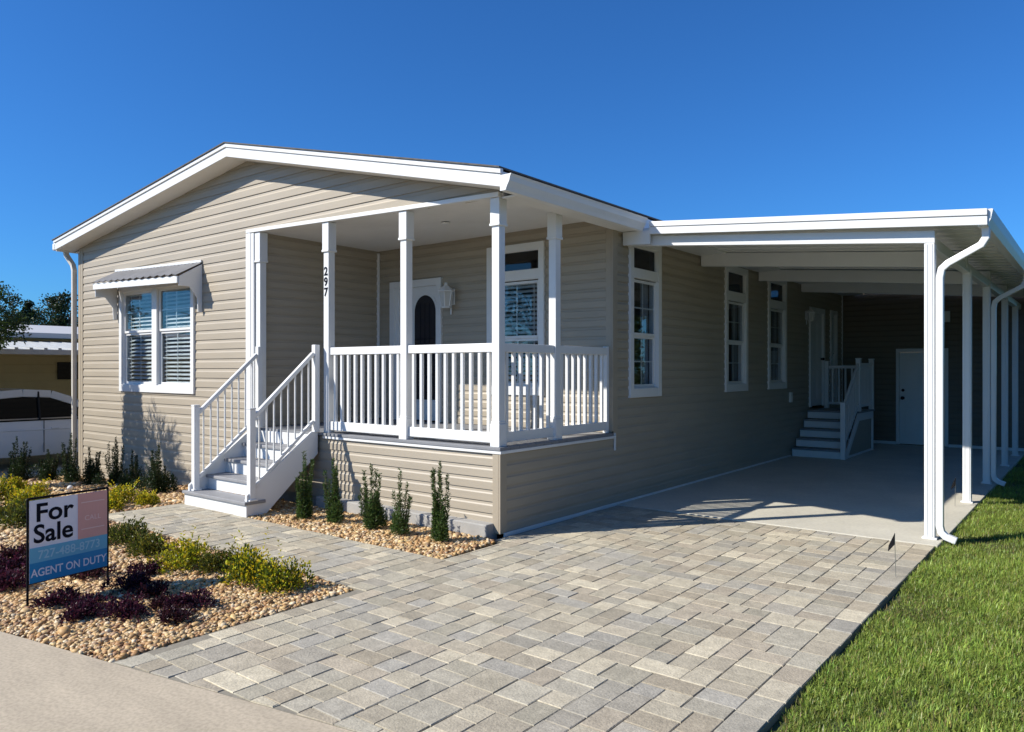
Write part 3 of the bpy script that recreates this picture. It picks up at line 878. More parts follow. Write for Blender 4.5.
# ------------------------------------------------------------------ for-sale sign
sign = thing("yard_sign", "yard sign with blue and pink fields on a thin black frame in the gravel", "sign", (-1.17, -3.28, 0))
ya, yb = -3.555, -3.01
def TSg(u, z, n): 
    # sign plane faces the driveway; turned a hair towards the street
    return (-1.135 - .085*(u-ya)/(yb-ya) + n, u, z - .018)
m = MB()
for u in (ya, yb): m.cyl(TSg(u, -.12, 0), TSg(u, .735, 0), .008, n=8)
m.cyl(TSg(ya, .735, 0), TSg(yb, .735, 0), .008, n=8); m.cyl(TSg(ya, .17, -.002), TSg(yb, .17, -.002), .006, n=8)
m.bar(TSg(ya-.03, .07, 0), TSg(ya+.03, .07, 0), .006, .006); m.bar(TSg(yb-.03, .07, 0), TSg(yb+.03, .07, 0), .006, .006)
m.build("sign_frame", M["black"], sign)
def sp(name, matl, u0, u1, z0, z1, n, parent, th=.0025):
    m = MB()
    a = [TSg(u0, z0, n), TSg(u1, z0, n), TSg(u1, z1, n), TSg(u0, z1, n)]
    m.prism(a, (th, 0, 0)); return m.build(name, matl, parent)
W_ = yb-ya
panel = sp("sign_panel", M["sign_white"], ya+.008, yb-.008, .172, .722, .003, sign, .006)
sp("colour_field", M["sign_pink"], ya+.60*W_, yb-.009, .405, .721, .0095, panel)
sp("colour_field", M["sign_sky"], ya+.009, yb-.009, .305, .405, .0095, panel)
sp("colour_field", M["sign_blue"], ya+.009, yb-.009, .173, .305, .0095, panel)
text("lettering", "For", TSg, ya+.31*W_, .578, .0105, .17, M["ink"], panel, bold=.0034, sx=1.04)
text("lettering", "Sale", TSg, ya+.30*W_, .437, .0105, .17, M["ink"], panel, bold=.0034, sx=.98)
text("lettering", "AGENT ON DUTY", TSg, (ya+yb)/2, .212, .0135, .075, M["sign_white"], panel, bold=.0012, sx=.84)
text("lettering", "727-488-8773", TSg, (ya+yb)/2, .326, .0135, .082, M["sign_digit"], panel, bold=.0012, sx=.92)
for z in (.655, .468): sp("lettering", M["sign_pale"], ya+.64*W_, yb-.03, z, z+.006, .0125, panel, .001)
text('lettering', 'CALL', TSg, ya+.79*W_, .53, .0125, .05, M['sign_pale'], panel)
# pennant-topped wires
def flag(name, x, y, label, lean):
    f = thing(name, label, "marker flag", (x, y, 0), "black marker flags along the slab")
    m = MB(); m.cyl((x, y, -.05), (x+lean*.05, y, .34), .0025, n=6); m.build("wire", M["rim"], f)
    m = MB()
    a = (x+lean*.05, y, .34); 
    pts = [(a[0], y-.004, .335), (a[0]-.004, y-.008, .25), (a[0]-.042, y-.02, .20), (a[0]-.040, y-.008, .24), (a[0]-.016, y+.008, .30)]
    m.prism(pts, (.004, .004, 0)); m.build("pennant", M["black"], f)
flag("marker_flag", 3.223, .786, "small black pennant flag on a wire at the edge of the paver driveway", -.2)
flag("marker_flag", 3.12, 4.40, "small black pennant flag beyond the front carport post, low against the slab", .1)
flag("marker_flag", 3.17, 9.75, "small black pennant flag at the far end of the carport slab by the shed", .1)

# ------------------------------------------------------------------ plants
def leaves(c, d, L, W, col, bend=.0):
    """one folded diamond per leaf; c base points, d unit directions"""
    n = len(c)
    rnd = RNG.normal(size=(n, 3))
    s = np.cross(d, rnd); s /= np.linalg.norm(s, axis=1)[:, None]
    nn = np.cross(s, d)
    L = np.broadcast_to(L, (n,))[:, None]; W = np.broadcast_to(W, (n,))[:, None]
    mid = c + d*L*.5 + nn*W*.25
    v = np.stack([c, mid + s*W*.5, c + d*L - nn*L*bend, mid - s*W*.5], axis=1).reshape(-1, 3)
    f = np.arange(4*n).reshape(-1, 4)
    cc = np.repeat(col, 4, axis=0)
    return v, f, cc
def unit(a): return a/np.linalg.norm(a, axis=1)[:, None]
def join(parts):
    V = []; F = []; C = []; n = 0
    for v, f, c in parts:
        V.append(v); F.append(f+n); C.append(c); n += len(v)
    return np.concatenate(V), np.concatenate(F), np.concatenate(C)
def tint(base, n, sd=.18, hue=.10):
    k = np.exp(RNG.normal(0, sd, (n, 1))); h = np.exp(RNG.normal(0, hue, (n, 3)))
    return np.clip(np.array(base)[None]*k*h, 0, 1)

def upright_shrub_mesh(h, shoots, spread, n, base, L=.055, W=.009):
    """needle-leaved upright shrub (several erect shoots)"""
    P = []; stems = []
    for i in range(shoots):
        a = RNG.uniform(0, 2*np.pi); r0 = RNG.uniform(0, .035)
        hh = h*(1.0 if i == 0 else RNG.uniform(.5, .92))
        tip = np.array([np.cos(a)*spread*RNG.uniform(.35, 1.25), np.sin(a)*spread*RNG.uniform(.35, 1.25), hh]); 
        if i == 0: tip[:2] *= .3
        b = np.array([np.cos(a)*r0, np.sin(a)*r0, 0])
        k = int(n*hh/h/shoots)
        t = RNG.uniform(.0, 1, k)**.85
        wob = np.stack([np.sin(t*5+i), np.cos(t*4+i*2), 0*t], 1)*.012
        c = b + (tip-b)*t[:, None] + np.stack([tip[0]*(t**.5-t)*1.0, tip[1]*(t**.5-t)*1.0, 0*t], 1) + wob
        ang = RNG.uniform(0, 2*np.pi, k); el = RNG.uniform(.15, 1.1, k)
        d = np.stack([np.cos(ang)*np.cos(el), np.sin(ang)*np.cos(el), np.sin(el)], 1)
        P.append(leaves(c, unit(d), L*RNG.uniform(.6, 1.2, k)*(1-.35*t), W, tint(base, k, .25), .15))
        stems.append((b, tip))
    return join(P), stems

def mound_mesh(r, h, n, base, tipc, L=.035, W=.02, tip_frac=.5, lumps=7):
    P = []
    cs = [(RNG.normal(0, r*.42), RNG.normal(0, r*.42)) for _ in range(lumps)]
    for (cx, cy) in cs:
        k = n//lumps
        rr = r*RNG.uniform(.42, .7); hh = h*RNG.uniform(.6, 1.1)
        u = unit(RNG.normal(size=(k, 3))); u[:, 2] = np.abs(u[:, 2])
        rad = RNG.uniform(.35, 1.0, k)**.6
        c = np.stack([cx + u[:, 0]*rr*rad, cy + u[:, 1]*rr*rad, .015 + u[:, 2]*hh*rad], 1)
        d = unit(u + RNG.normal(0, .5, (k, 3)) + np.array([0, 0, .5]))
        young = RNG.uniform(size=k) < tip_frac*np.clip(rad, 0, 1)
        col = np.where(young[:, None], tint(tipc, k, .18), tint(base, k, .22))
        P.append(leaves(c, d, L*RNG.uniform(.6, 1.3, k), W*RNG.uniform(.7, 1.2, k), col, .2))
    # a few loose sprigs
    for _ in range(6):
        a = RNG.uniform(0, 6.28); k = 16; t = np.linspace(.2, 1, k)
        tip = np.array([np.cos(a)*r*.8, np.sin(a)*r*.8, h*RNG.uniform(.9, 1.45)])
        c = t[:, None]*tip
        d = unit(RNG.normal(0, .7, (k, 3)) + np.array([0, 0, .5]))
        P.append(leaves(c, d, L, W*.8, tint(tipc, k, .2), .2))
    return join(P)

def stem_mesh(stems, r=.006):
    m = MB()
    for b, t in stems: m.cyl(tuple(b - np.array([0, 0, .06])), tuple(b + (t-b)*.92), r, r*.35, n=6)
    return m.mesh("stem")

def mk_bush(h, shoots, spread, n, base, L, W, r, mh):
    a, st = upright_shrub_mesh(h, shoots, spread, n, base, L, W)
    b = mound_mesh(r, mh, int(n*.9), base, tuple(v*1.5 for v in base), L=L*.8, W=W, tip_frac=.3)
    v, f, c = join([a, b]); return np_mesh("needle_foliage", v, f, c), stem_mesh(st)
def place_plants(kind, cat, group, variants, spots):
    """variants: list of (foliage mesh, stem mesh); first use builds the thing, later uses copy it"""
    protos = {}
    for (x, y, z, s, rz, vi, label) in spots:
        if vi not in protos:
            o = thing(kind, label, cat, (x, y, z), group)
            fo = link("foliage", variants[vi][0], M["leaf"], o)
            if variants[vi][1] is not None: link("stem", variants[vi][1], M["stem"], o)
            protos[vi] = o
        else:
            o = copy_tree(protos[vi]); o["label"] = label
        o.location = (x, y, z); o.rotation_euler = (0, 0, rz); o.scale = (s, s, s) if not isinstance(s, tuple) else s

def mk_upright(h, shoots, spread, n, base, L=.055, W=.009):
    (v, f, c), st = upright_shrub_mesh(h, shoots, spread, n, base, L, W)
    return np_mesh("needle_foliage", v, f, c), stem_mesh(st)
pod = (.06, .10, .022)
pv = [mk_bush(.80, 11, .085, 3000, pod, .055, .011, .095, .34), mk_bush(.74, 11, .09, 2800, pod, .055, .011, .09, .32), mk_bush(.72, 12, .10, 3000, pod, .055, .011, .11, .36), mk_bush(.70, 8, .11, 1700, pod, .055, .010, .09, .22), mk_bush(.82, 10, .08, 2900, pod, .055, .011, .09, .38)]
place_plants("upright_shrub", "shrub", "upright shrubs along the porch skirting", pv, [
    (-2.13, -.64, .01, .88, 0, 0, "dark green upright shrub in the stair shade, first of the row along the porch skirting"),
    (-1.73, -.58, .01, .88, 1, 1, "upright shrub second from the steps, in the striped rail shadow on the porch skirting"),
    (-1.20, -.54, .01, .88, 2, 2, "bushiest upright shrub, middle of the row of five by the porch skirting"),
    (-.78, -.54, .01, .88, 3, 3, "sparse thin upright shrub with bare gaps, fourth from the steps by the porch skirting"),
    (-.28, -.51, .01, .88, 4, 4, "tall narrow upright shrub at the porch corner end of the row"),
])
dv = [mk_bush(.92, 13, .17, 2600, (.022, .040, .012), .06, .018, .24, .5), mk_bush(.78, 13, .20, 2500, (.025, .044, .013), .06, .018, .26, .48), mk_bush(1.0, 10, .15, 2200, (.025, .044, .013), .06, .016, .2, .45)]
place_plants("upright_shrub", "shrub", "dark shrubs along the front wall", dv, [
    (-9.75, -.75, gz(-9.75), .80, 0, 0, "dark upright shrub in front of the white car, left of the house corner"),
    (-9.05, -.55, gz(-9.05), .66, 2, 1, "dark bushy shrub beside the white downspout at the house corner"),
    (-8.35, -.50, gz(-8.35), .78, 3, 2, "dark shrub with tall thin shoots on sunlit siding, right of the corner downspout"),
    (-7.55, -.50, gz(-7.55), .72, 1, 1, "dark shrub against sunlit siding, just left of the column shaped shadow"),
    (-6.95, -.45, gz(-6.95), .72, 4, 2, "dark shrub standing inside the column shaped shadow below the window"),
    (-6.25, -.50, gz(-6.25), .60, 5, 0, "dark shrub below the right window sash, in deep shade"),
    (-5.30, -.62, gz(-5.30), .72, 2, 0, "glossy dark shrub nearest the left side of the front steps"),
])
gold, young = (.19, .205, .016), (.56, .48, .022)
def mk_mound(r, h, n, b, t, **kw):
    v, f, c = mound_mesh(r, h, n, b, t, **kw); return (np_mesh("mound_foliage", v, f, c), None)
gv = [mk_mound(.24, .24, 1500, gold, young), mk_mound(.22, .22, 1400, gold, young, tip_frac=.7), mk_mound(.26, .30, 1700, (.085, .12, .014), young, tip_frac=.55)]
dull = [mk_mound(.23, .20, 1400, (.07, .085, .014), (.17, .16, .018)), mk_mound(.26, .22, 1500, (.065, .085, .016), (.15, .155, .02), tip_frac=.4)]
place_plants("golden_shrub", "shrub", "low golden shrubs edging the walk", gv + dull, [
    (-2.55, -2.30, 0, .82, 0, 4, "olive low shrub directly right of the sign's upper corner, beside the walk"),
    (-2.0, -2.36, 0, .8, 1, 3, "flat olive shrub between the sign and the middle of the walk edge"),
    (-1.36, -2.34, 0, (.98, .9, .8), 2, 0, "wide yellow green shrub in the middle of the walk edge row"),
    (-.98, -2.30, 0, .72, 2.6, 3, "dull green shrub third from the driveway along the walk"),
    (-.47, -2.30, 0, .84, 3, 2, "tall yellow green shrub second from the driveway along the walk"),
    (-.13, -2.25, 0, .74, 4, 2, "yellow green shrub with an upright sprig, nearest the driveway"),
    (-4.36, -1.62, gz(-4.36), .82, 5, 1, "bright yellow shrub at the far left corner of the walk"),
    (-4.75, -1.30, gz(-4.75), .9, 1, 0, "bright yellow shrub behind the sign, between the dark wall shrubs and the walk"),
    (-4.30, -1.25, gz(-4.30), .72, 2, 1, "round yellow green shrub on the walk corner nearest the front steps"),
    (-5.55, -2.1, gz(-5.55), .95, 3, 0, "golden shrub just above the left part of the sign"),
    (-6.2, -1.75, gz(-6.2), 1.0, 4, 1, "large golden shrub left of the sign below the white car"),
    (-6.9, -1.95, gz(-6.9), 1.0, 5, 2, "golden shrub at the left picture edge below the white car"),
    (-7.6, -1.5, gz(-7.6), .95, .5, 1, "farthest golden shrub, low in front of the parked white car"),
    (-4.1, -2.55, gz(-4.1), 1.05, 1, 4, "olive shrub touching the left edge of the sign, beyond it"),
    (-4.55, -2.70, gz(-4.55), 1.0, 2, 3, "olive shrub at the left picture edge level with the sign's top"),
])
pur, pur2 = (.030, .009, .019), (.085, .018, .038)
uv = [mk_mound(.135, .10, 800, pur, pur2, L=.03, W=.016, tip_frac=.45), mk_mound(.125, .10, 700, pur, pur2, L=.03, W=.015, tip_frac=.3), mk_mound(.125, .09, 620, (.024, .009, .012), (.065, .018, .026), L=.03, W=.015, tip_frac=.6)]
place_plants("purple_shrub", "shrub", "dark purple shrubs in the gravel", uv, [
    (-1.02, -3.40, 0, (0.95, 0.95, 0.84), 0, 0, "purple shrub in front of the sign, between its two legs, nearer the left one"),
    (-.76, -3.31, 0, (0.90, 0.90, 0.80), 1, 1, "purple shrub in front of the sign near its right leg"),
    (-.44, -3.24, 0, (1.00, 1.00, 0.88), 2, 0, "purple shrub low in the gravel, second nearest to the street"),
    (-.11, -3.13, 0, (0.95, 0.95, 0.84), 3, 2, "reddest sparse purple shrub, nearest the driveway and street corner"),
    (-1.02, -2.95, 0, (1.04, 1.04, 0.92), 4, 1, "darkest purple shrub just right of the sign's right leg"),
    (-.70, -2.92, 0, (0.95, 0.95, 0.84), 5, 2, "reddish purple shrub in the sign's shadow, behind the darkest one"),
    (-.26, -2.86, 0, (1.00, 1.00, 0.88), 6, 1, "purple shrub farthest right, toward the yellow green shrubs"),
    (-.46, -3.02, 0, (.7, .7, .75), 2.2, 2, "smallest purple shrub, in the middle of the gravel between the other purple ones"),
    (-.62, -3.44, 0, (.75, .75, .8), .7, 0, "small purple shrub nearest the street edge, right of the sign"),
    (-1.30, -2.72, 0, (.8, .8, .85), 3.3, 1, "small purple shrub near the olive shrubs, behind the sign's right leg"),
    (-1.62, -2.98, 0, 1.1, 1, 2, "reddish purple shrub seen beneath the right half of the sign"),
    (-1.95, -3.10, 0, 1.0, 2, 0, "dark purple shrub half hidden behind the sign's lower left"),
    (-2.20, -3.36, 0, 1.2, 3, 1, "purple shrub left of the sign, at the picture edge and higher up"),
    (-1.72, -3.50, 0, 1.2, 4, 0, "large purple shrub at the left picture edge, nearest the street"),
    (-2.55, -3.15, 0, 1.1, 5, 2, "reddish purple shrub left of the sign, farthest from the street"),
])
# small white capped pipe by the wall shrubs
m = MB(); m.lathe((-6.55, -1.2, gz(-6.55)), [(.025, -.1), (.025, .08), (.036, .085), (.036, .105), (.025, .122), (.008, .13)], n=16)
o = m.build("cleanout_pipe", M["white"], None, smooth=True); setp(o, "small white capped pipe standing among the shrubs near the house corner", "pipe")

# ------------------------------------------------------------------ river-stone gravel
def in_poly(x, y, poly):
    inside = np.zeros(len(x), bool); n = len(poly)
    for i in range(n):
        x1, y1 = poly[i]; x2, y2 = poly[(i+1) % n]
        c = ((y1 > y) != (y2 > y)) & (x < (x2-x1)*(y-y1)/(y2-y1+1e-12)+x1)
        inside ^= c
    return inside
ico_v = None
def ico():
    t = (1+5**.5)/2
    v = np.array([(-1, t, 0), (1, t, 0), (-1, -t, 0), (1, -t, 0), (0, -1, t), (0, 1, t), (0, -1, -t), (0, 1, -t), (t, 0, -1), (t, 0, 1), (-t, 0, -1), (-t, 0, 1)], float)
    v /= np.linalg.norm(v[0])
    f = np.array([(0, 11, 5), (0, 5, 1), (0, 1, 7), (0, 7, 10), (0, 10, 11), (1, 5, 9), (5, 11, 4), (11, 10, 2), (10, 7, 6), (7, 1, 8), (3, 9, 4), (3, 4, 2), (3, 2, 6), (3, 6, 8), (3, 8, 9), (4, 9, 5), (2, 4, 11), (6, 2, 10), (8, 6, 7), (9, 8, 1)])
    return v, f
def gravel(name, poly, zones, label):
    iv, fi = ico()
    X = []; Y = []; S = []
    for (x0, x1, y0, y1, dens, size) in zones:
        n = int((x1-x0)*(y1-y0)*dens)
        x = RNG.uniform(x0, x1, n); y = RNG.uniform(y0, y1, n)
        k = in_poly(x, y, poly); x = x[k]; y = y[k]
        X.append(x); Y.append(y); S.append(size*np.exp(RNG.normal(0, .25, len(x))))
    x = np.concatenate(X); y = np.concatenate(Y); s = np.concatenate(S); n = len(x)
    zg = np.array([gz(a) for a in x])
    sc = np.stack([s*RNG.uniform(.8, 1.3, n), s*RNG.uniform(.6, 1.0, n), s*RNG.uniform(.45, .75, n)], 1)
    dv_ = iv[None]*(1+RNG.normal(0, .11, (n, 12, 1)))*sc[:, None, :]
    a = RNG.uniform(0, 6.28, n); ca, sa = np.cos(a), np.sin(a); b = RNG.normal(0, .35, n)
    vx = dv_[:, :, 0]; vy = dv_[:, :, 1]; vz = dv_[:, :, 2]
    vz2 = vz*np.cos(b)[:, None] + vx*np.sin(b)[:, None]; vx2 = vx*np.cos(b)[:, None] - vz*np.sin(b)[:, None]
    wx = vx2*ca[:, None] - vy*sa[:, None] + x[:, None]; wy = vx2*sa[:, None] + vy*ca[:, None] + y[:, None]
    wz = vz2 + (zg - .004 + RNG.uniform(-.2, .9, n)*s*.5)[:, None]
    V = np.stack([wx, wy, wz], 2).reshape(-1, 3)
    F = (fi[None] + (np.arange(n)*12)[:, None, None]).reshape(-1, 3)
    pal = np.array([(.50, .32, .13), (.56, .39, .19), (.40, .22, .075), (.62, .47, .27), (.28, .145, .06), (.46, .27, .10), (.66, .53, .34), (.32, .20, .11), (.52, .35, .16), (.58, .40, .17), (.36, .19, .07)])
    c = pal[RNG.integers(0, len(pal), n)]*RNG.uniform(.75, 1.15, (n, 1))
    me = np_mesh(name, V, F, np.repeat(c, 12, axis=0))
    me.polygons.foreach_set("use_smooth", np.ones(len(F), dtype=bool))
    o = link(name, me, M["stone"]); setp(o, label, "gravel", kind="stuff")
def bedbase(name, poly):
    m = MB()
    m2 = bmesh.new()
    lo_, hi_ = min(p[0] for p in poly), max(p[0] for p in poly)
    xs = sorted(set([p[0] for p in poly] + [x for x in (-4, -5, -6, -7, -8, -9, -10) if lo_ < x < hi_]))
    for i in range(len(xs)-1):
        a, b = xs[i], xs[i+1]; 
        lo = []; 
        for x in (a+1e-4, b-1e-4):
            ys = []
            for j in range(len(poly)):
                x1, y1 = poly[j]; x2, y2 = poly[(j+1) % len(poly)]
                if (x1 <= x < x2) or (x2 <= x < x1): ys.append(y1+(y2-y1)*(x-x1)/(x2-x1))
            lo.append((min(ys), max(ys)))
        m.quad((a, lo[0][0], gz(a)-.012), (b, lo[1][0], gz(b)-.012), (b, lo[1][1], gz(b)-.012), (a, lo[0][1], gz(a)-.012))
    m2.free()
    setp(m.build(name, M["gravelbase"]), kind="structure")
P1 = [(BX0-.01, street_y(BX0)+.01), (BX0-.01, -1.94), (-4.06, -1.94), (-4.06, -.02), (-10.4, -.02), (-10.4, street_y(-10.4)+.01)]
bedbase("gravel_bed", P1)
gravel("gravel", P1, [(-1.2, .26, -4, -1.9, 4200, .0165), (-2.6, -1.2, -4.3, -1.9, 3600, .0175), (-4.1, -2.6, -4.7, -1.9, 2300, .021), (-10.4, -4.06, -5.7, 0, 800, .028)], "tan and cream river stone gravel in the front bed")
P2 = [(.155, -.95), (.10, -.22), (-.02, -.13), (-4.05, -.13), (-4.05, -.95)]
bedbase("gravel_bed", P2)
gravel("gravel", P2, [(-4.05, .2, -.96, -.1, 3600, .0185)], "tan river stone gravel strip along the porch skirting")

# ------------------------------------------------------------------ lawn
def grass():
    parts = []
    for (x0, x1, y0, y1, dens) in ((3.29, 4.7, -3.2, -.5, 21000), (3.29, 4.4, -.5, 2.2, 16000), (3.29, 4.4, 2.2, 6, 9000), (3.30, 4.4, 6, 11.5, 5000), (4.4, 6.5, -3, 10, 1500)):
        n = int((x1-x0)*(y1-y0)*dens)
        x = RNG.uniform(x0, x1, n); y = RNG.uniform(y0, y1, n)
        k = y > street_y(x)+.03
        # ragged edge against the pavers
        edge = 3.295 + .022*np.sin(y*5.3) + .015*np.sin(y*17)
        k &= x > edge + RNG.normal(0, .015, n)
        hole = np.sin(x*11+3*np.sin(y*4))*np.sin(y*9.5+2.5*np.sin(x*5)) + .5*np.sin(x*23+y*5)*np.sin(y*19-x*7)
        k &= (hole < .75) | (RNG.uniform(size=n) < .30)
        x = x[k]; y = y[k]; n = len(x)
        patch = np.sin(x*3.1+np.sin(y*2.3)*1.5)*np.sin(y*2.7+np.cos(x*2)*1.3)
        L = (.018 + .042*RNG.uniform(0, 1, n)**1.4)*(1+.35*patch); W = RNG.uniform(.0035, .0065, n)
        a = RNG.uniform(0, 6.28, n); lean = RNG.uniform(.2, 1.5, n)
        d0 = np.stack([np.cos(a)*np.sin(lean*.4), np.sin(a)*np.sin(lean*.4), np.cos(lean*.4)], 1)
        d1 = np.stack([np.cos(a)*np.sin(lean), np.sin(a)*np.sin(lean), np.cos(lean)], 1)
        s = np.stack([-np.sin(a), np.cos(a), 0*a], 1)
        b = np.stack([x, y, np.full(n, -.034)+.006*patch], 1)
        p1 = b + d0*(L*.5)[:, None]; p2 = p1 + d1*(L*.5)[:, None]
        w = (W*.5)[:, None]
        v = np.stack([b-s*w, b+s*w, p1+s*w*.9, p1-s*w*.9, p2+s*w*.15, p2-s*w*.15], 1).reshape(-1, 3)
        i = (np.arange(n)*6)[:, None]
        f = np.concatenate([i+np.array([[0, 1, 2, 3]]), i+np.array([[3, 2, 4, 5]])], 0)
        g = tint((.25, .325, .062), n, .26, .08)
        thin = np.sin(x*7.3+y*1.1)*np.sin(y*5.7-x*2.2)
        dry = RNG.uniform(size=n) < (.06 + .28*np.clip(thin-.55, 0, 1) + .12*(patch < -.5))
        g[dry] = tint((.30, .25, .10), int(dry.sum()), .25, .05)
        g *= (1+.20*patch+.16*np.sin(x*13+y*3)*np.sin(y*10-x*4))[:, None]
        parts.append((v, f, np.repeat(g, 6, axis=0)))
    V, F, C = join(parts)
    o = link("grass", np_mesh("grass", V, F, C), M["grass"]); setp(o, "green lawn grass beside the paver driveway and carport slab", "grass", kind="stuff")
grass()

# ------------------------------------------------------------------ neighbour: house and car
nb = thing("neighbour_house", "low yellow house with white metal eaves beyond the parked car at the left edge", "house", (-16, 4, -.42))
siding(TS(-16), lambda z: (-6, 16), -.45, 2.3, .2).build("wall", M["yellow"], nb)
m = MB(); m.box(-24, 15.9, -.45, -16.1, 16, 2.3); m.box(-24, -6, -.45, -16.1, -5.9, 2.3); m.build("wall", M["yellow"], nb)
m = MB(); m.prism([(-15.6, -6.4, 2.33), (-15.6, -6.4, 2.45), (-20, -6.4, 2.86), (-24.4, -6.4, 2.45), (-24.4, -6.4, 2.33)], (0, 22.8, 0)); m.build("roof", M["pale_tan"], nb)
m = MB()
y = -6.4; k = 0
while y < 16.3:   # corrugated lower awning
    m.prism([(-11.6, y, 1.86), (-11.6, y, 1.955), (-15.98, y, 2.23), (-15.98, y, 2.13)], (0, .19, 0))
    m.prism([(-11.6, y+.19, 1.86), (-11.6, y+.19, 1.99), (-15.98, y+.19, 2.265), (-15.98, y+.19, 2.13)], (0, .06, 0)); y += .25
m.build("eave_panel", M["galv"], nb)
for y in (-4.5, 6.5, 12.5):
    m = MB(); m.box(-11.76, y-.04, -.42, -11.68, y+.04, 1.87); m.build("post", M["white_metal"], nb)
m = MB(); m.box(-15.985, 2.15, 1.32, -15.94, 3.05, 1.75); m.build("window", M["carglass"], nb)

def car_build():
    car = thing("parked_car", "white parked car seen from the side, between the yellow house and the tan house", "car", (-12.85, .45, -.405))
    L0, L1 = -1.75, 2.95     # tail, nose
    z0 = -.405
    prof = [(-1.75, .55, .95), (-1.72, .40, 1.0), (-1.2, .30, 1.03), (-.6, .28, 1.04), (.4, .28, 1.03), (1.3, .28, 1.0), (1.9, .28, .93), (2.6, .32, .82), (2.88, .42, .72), (2.95, .5, .62)]
    hw = .88
    vs = []; fs = []; n = 10
    for (y, lo, hi) in prof:
        nose = min(1.0, (2.98-y)/.6*.5+.5, (y+1.8)/.4*.4+.65)
        w = hw*max(.6, min(1, nose))
        ring = [(-w*.93, lo), (-w, lo+(hi-lo)*.35), (-w*.99, lo+(hi-lo)*.7), (-w*.93, hi-.02), (-w*.8, hi)]
        ring = ring + [(-x, z) for x, z in ring[::-1]]
        for x, z in ring: vs.append((-12.85+x, y, z0+z))
    for i in range(len(prof)-1):
        for k in range(n):
            a = i*n+k; b = i*n+(k+1) % n; fs.append((a, b, b+n, a+n))
    fs.append(tuple(range(n))); fs.append(tuple(range((len(prof)-1)*n, len(prof)*n)))
    MB().add(vs, fs).build("body", M["car"], car, smooth=True, bevel=.02)
    # cabin: glass house with a painted roof and pillars
    cab = [(-1.45, 1.0, 1.02), (-1.15, 1.0, 1.36), (-.7, 1.0, 1.50), (.1, 1.0, 1.56), (.6, 1.0, 1.53), (1.05, 1.0, 1.36), (1.55, .96, 1.0)]
    vs = []; fs = []; rs = []
    for (y, lo, hi) in cab:
        t = (hi-1.0)/.56
        vs += [(-12.85-.84, y, z0+lo-.03), (-12.85-.84+.16*t, y, z0+hi), (-12.85+.84-.16*t, y, z0+hi), (-12.85+.84, y, z0+lo-.03)]
    for i in range(len(cab)-1):
        for k in range(4):
            a = i*4+k; b = i*4+(k+1) % 4; fs.append((a, b, b+4, a+4))
    fs += [(0, 1, 2, 3), tuple(range(len(vs)-4, len(vs)))]
    MB().add(vs, fs).build("window", M["carglass"], car)
    r_ = MB()
    for i in range(len(cab)-1):
        (ya_, _, ha), (yb_, _, hb) = cab[i], cab[i+1]
        ta, tb = (ha-1)/.56, (hb-1)/.56
        wa, wb = .84-.16*ta, .84-.16*tb
        for s in (-1, 1):   # roof rail along each side
            A = Vector((-12.85+s*(wa+.005), ya_, z0+ha)); B = Vector((-12.85+s*(wb+.005), yb_, z0+hb)); r_.bar(A + Vector((s*.012, 0, -.045)), B + Vector((s*.012, 0, -.045)), .06, .15)
        if 1 <= i <= 4 and ha > 1.35 and hb > 1.3:
            r_.prism([(-12.85-wa, ya_, z0+ha+.005), (-12.85+wa, ya_, z0+ha+.005), (-12.85+wa, ya_, z0+ha+.04), (-12.85-wa, ya_, z0+ha+.04)], (0, yb_-ya_, 0)) if abs(ha-hb) < .02 else r_.add([(-12.85-wa, ya_, z0+ha+.02), (-12.85+wa, ya_, z0+ha+.02), (-12.85+wb, yb_, z0+hb+.02), (-12.85-wb, yb_, z0+hb+.02)], [(0, 1, 2, 3)])
    r_.build("roof", M["car"], car, smooth=False, bevel=.015)
    for s in (-1, 1):
        for y, h in ((-.55, 1.5), (.35, 1.54)):
            m = MB(); m.bar((-12.85+s*.852, y, z0+.98), (-12.85+s*.69, y+.02, z0+h), .08, .03, up=(0, 1, 0)); m.build("pillar", M["car"] if y < 0 else M["rubber"], car)
        for y in (-1.0, 1.95):
            m = MB(); m.lathe((-12.85+s*.80, y, z0+.31), [(.20, -.10), (.30, -.10), (.315, -.06), (.315, .06), (.30, .10), (.20, .10)], n=28, axis='x'); w = m.build("wheel", M["rubber"], car, smooth=True)
            m = MB(); m.lathe((-12.85+s*.85, y, z0+.31), [(.20, -.05), (.20, .05), (.06, .055)], n=20, axis='x'); m.build("rim", M["rim"], w)
        m = MB(); m.box(-12.85+s*.875, -1.70, z0+.72, -12.85+s*.70, -1.55, z0+.88); m.build("tail_light", M["red"], car, bevel=.02)
        m = MB(); m.box(-12.85+s*.84, .55, z0+.80, -12.85+s*.895, .70, z0+.825); m.build("door_handle", M["car"], car, bevel=.01)
        for y, a_, b_ in ((-.50, .34, .98), (.42, .34, .98), (1.32, .34, .95)):
            m = MB(); m.box(-12.85+s*.872, y-.006, z0+a_, -12.85+s*.8815, y+.006, z0+b_); m.build('door_seam', M['rubber'], car)
        m = MB(); m.bar((-12.85+s*.872, -1.3, z0+.80), (-12.85+s*.872, 1.5, z0+.79), .022, .03); m.build('side_moulding', M['car'], car, bevel=.008)
        m = MB(); m.bar((-12.85+s*.845, -1.35, z0+1.015), (-12.85+s*.845, 1.45, z0+1.005), .02, .025); m.build('window_trim', M['rim'], car)
        m = MB(); m.box(-12.85+s*.86, 1.05, z0+.98, -12.85+s*1.03, 1.2, z0+1.10); m.build("mirror", M["car"], car, bevel=.03)
        m = MB(); m.box(-12.85+s*.75, 2.72, z0+.62, -12.85+s*.50, 2.86, z0+.74); m.build("headlight", M["lampglass"], car, bevel=.02)
car_build()

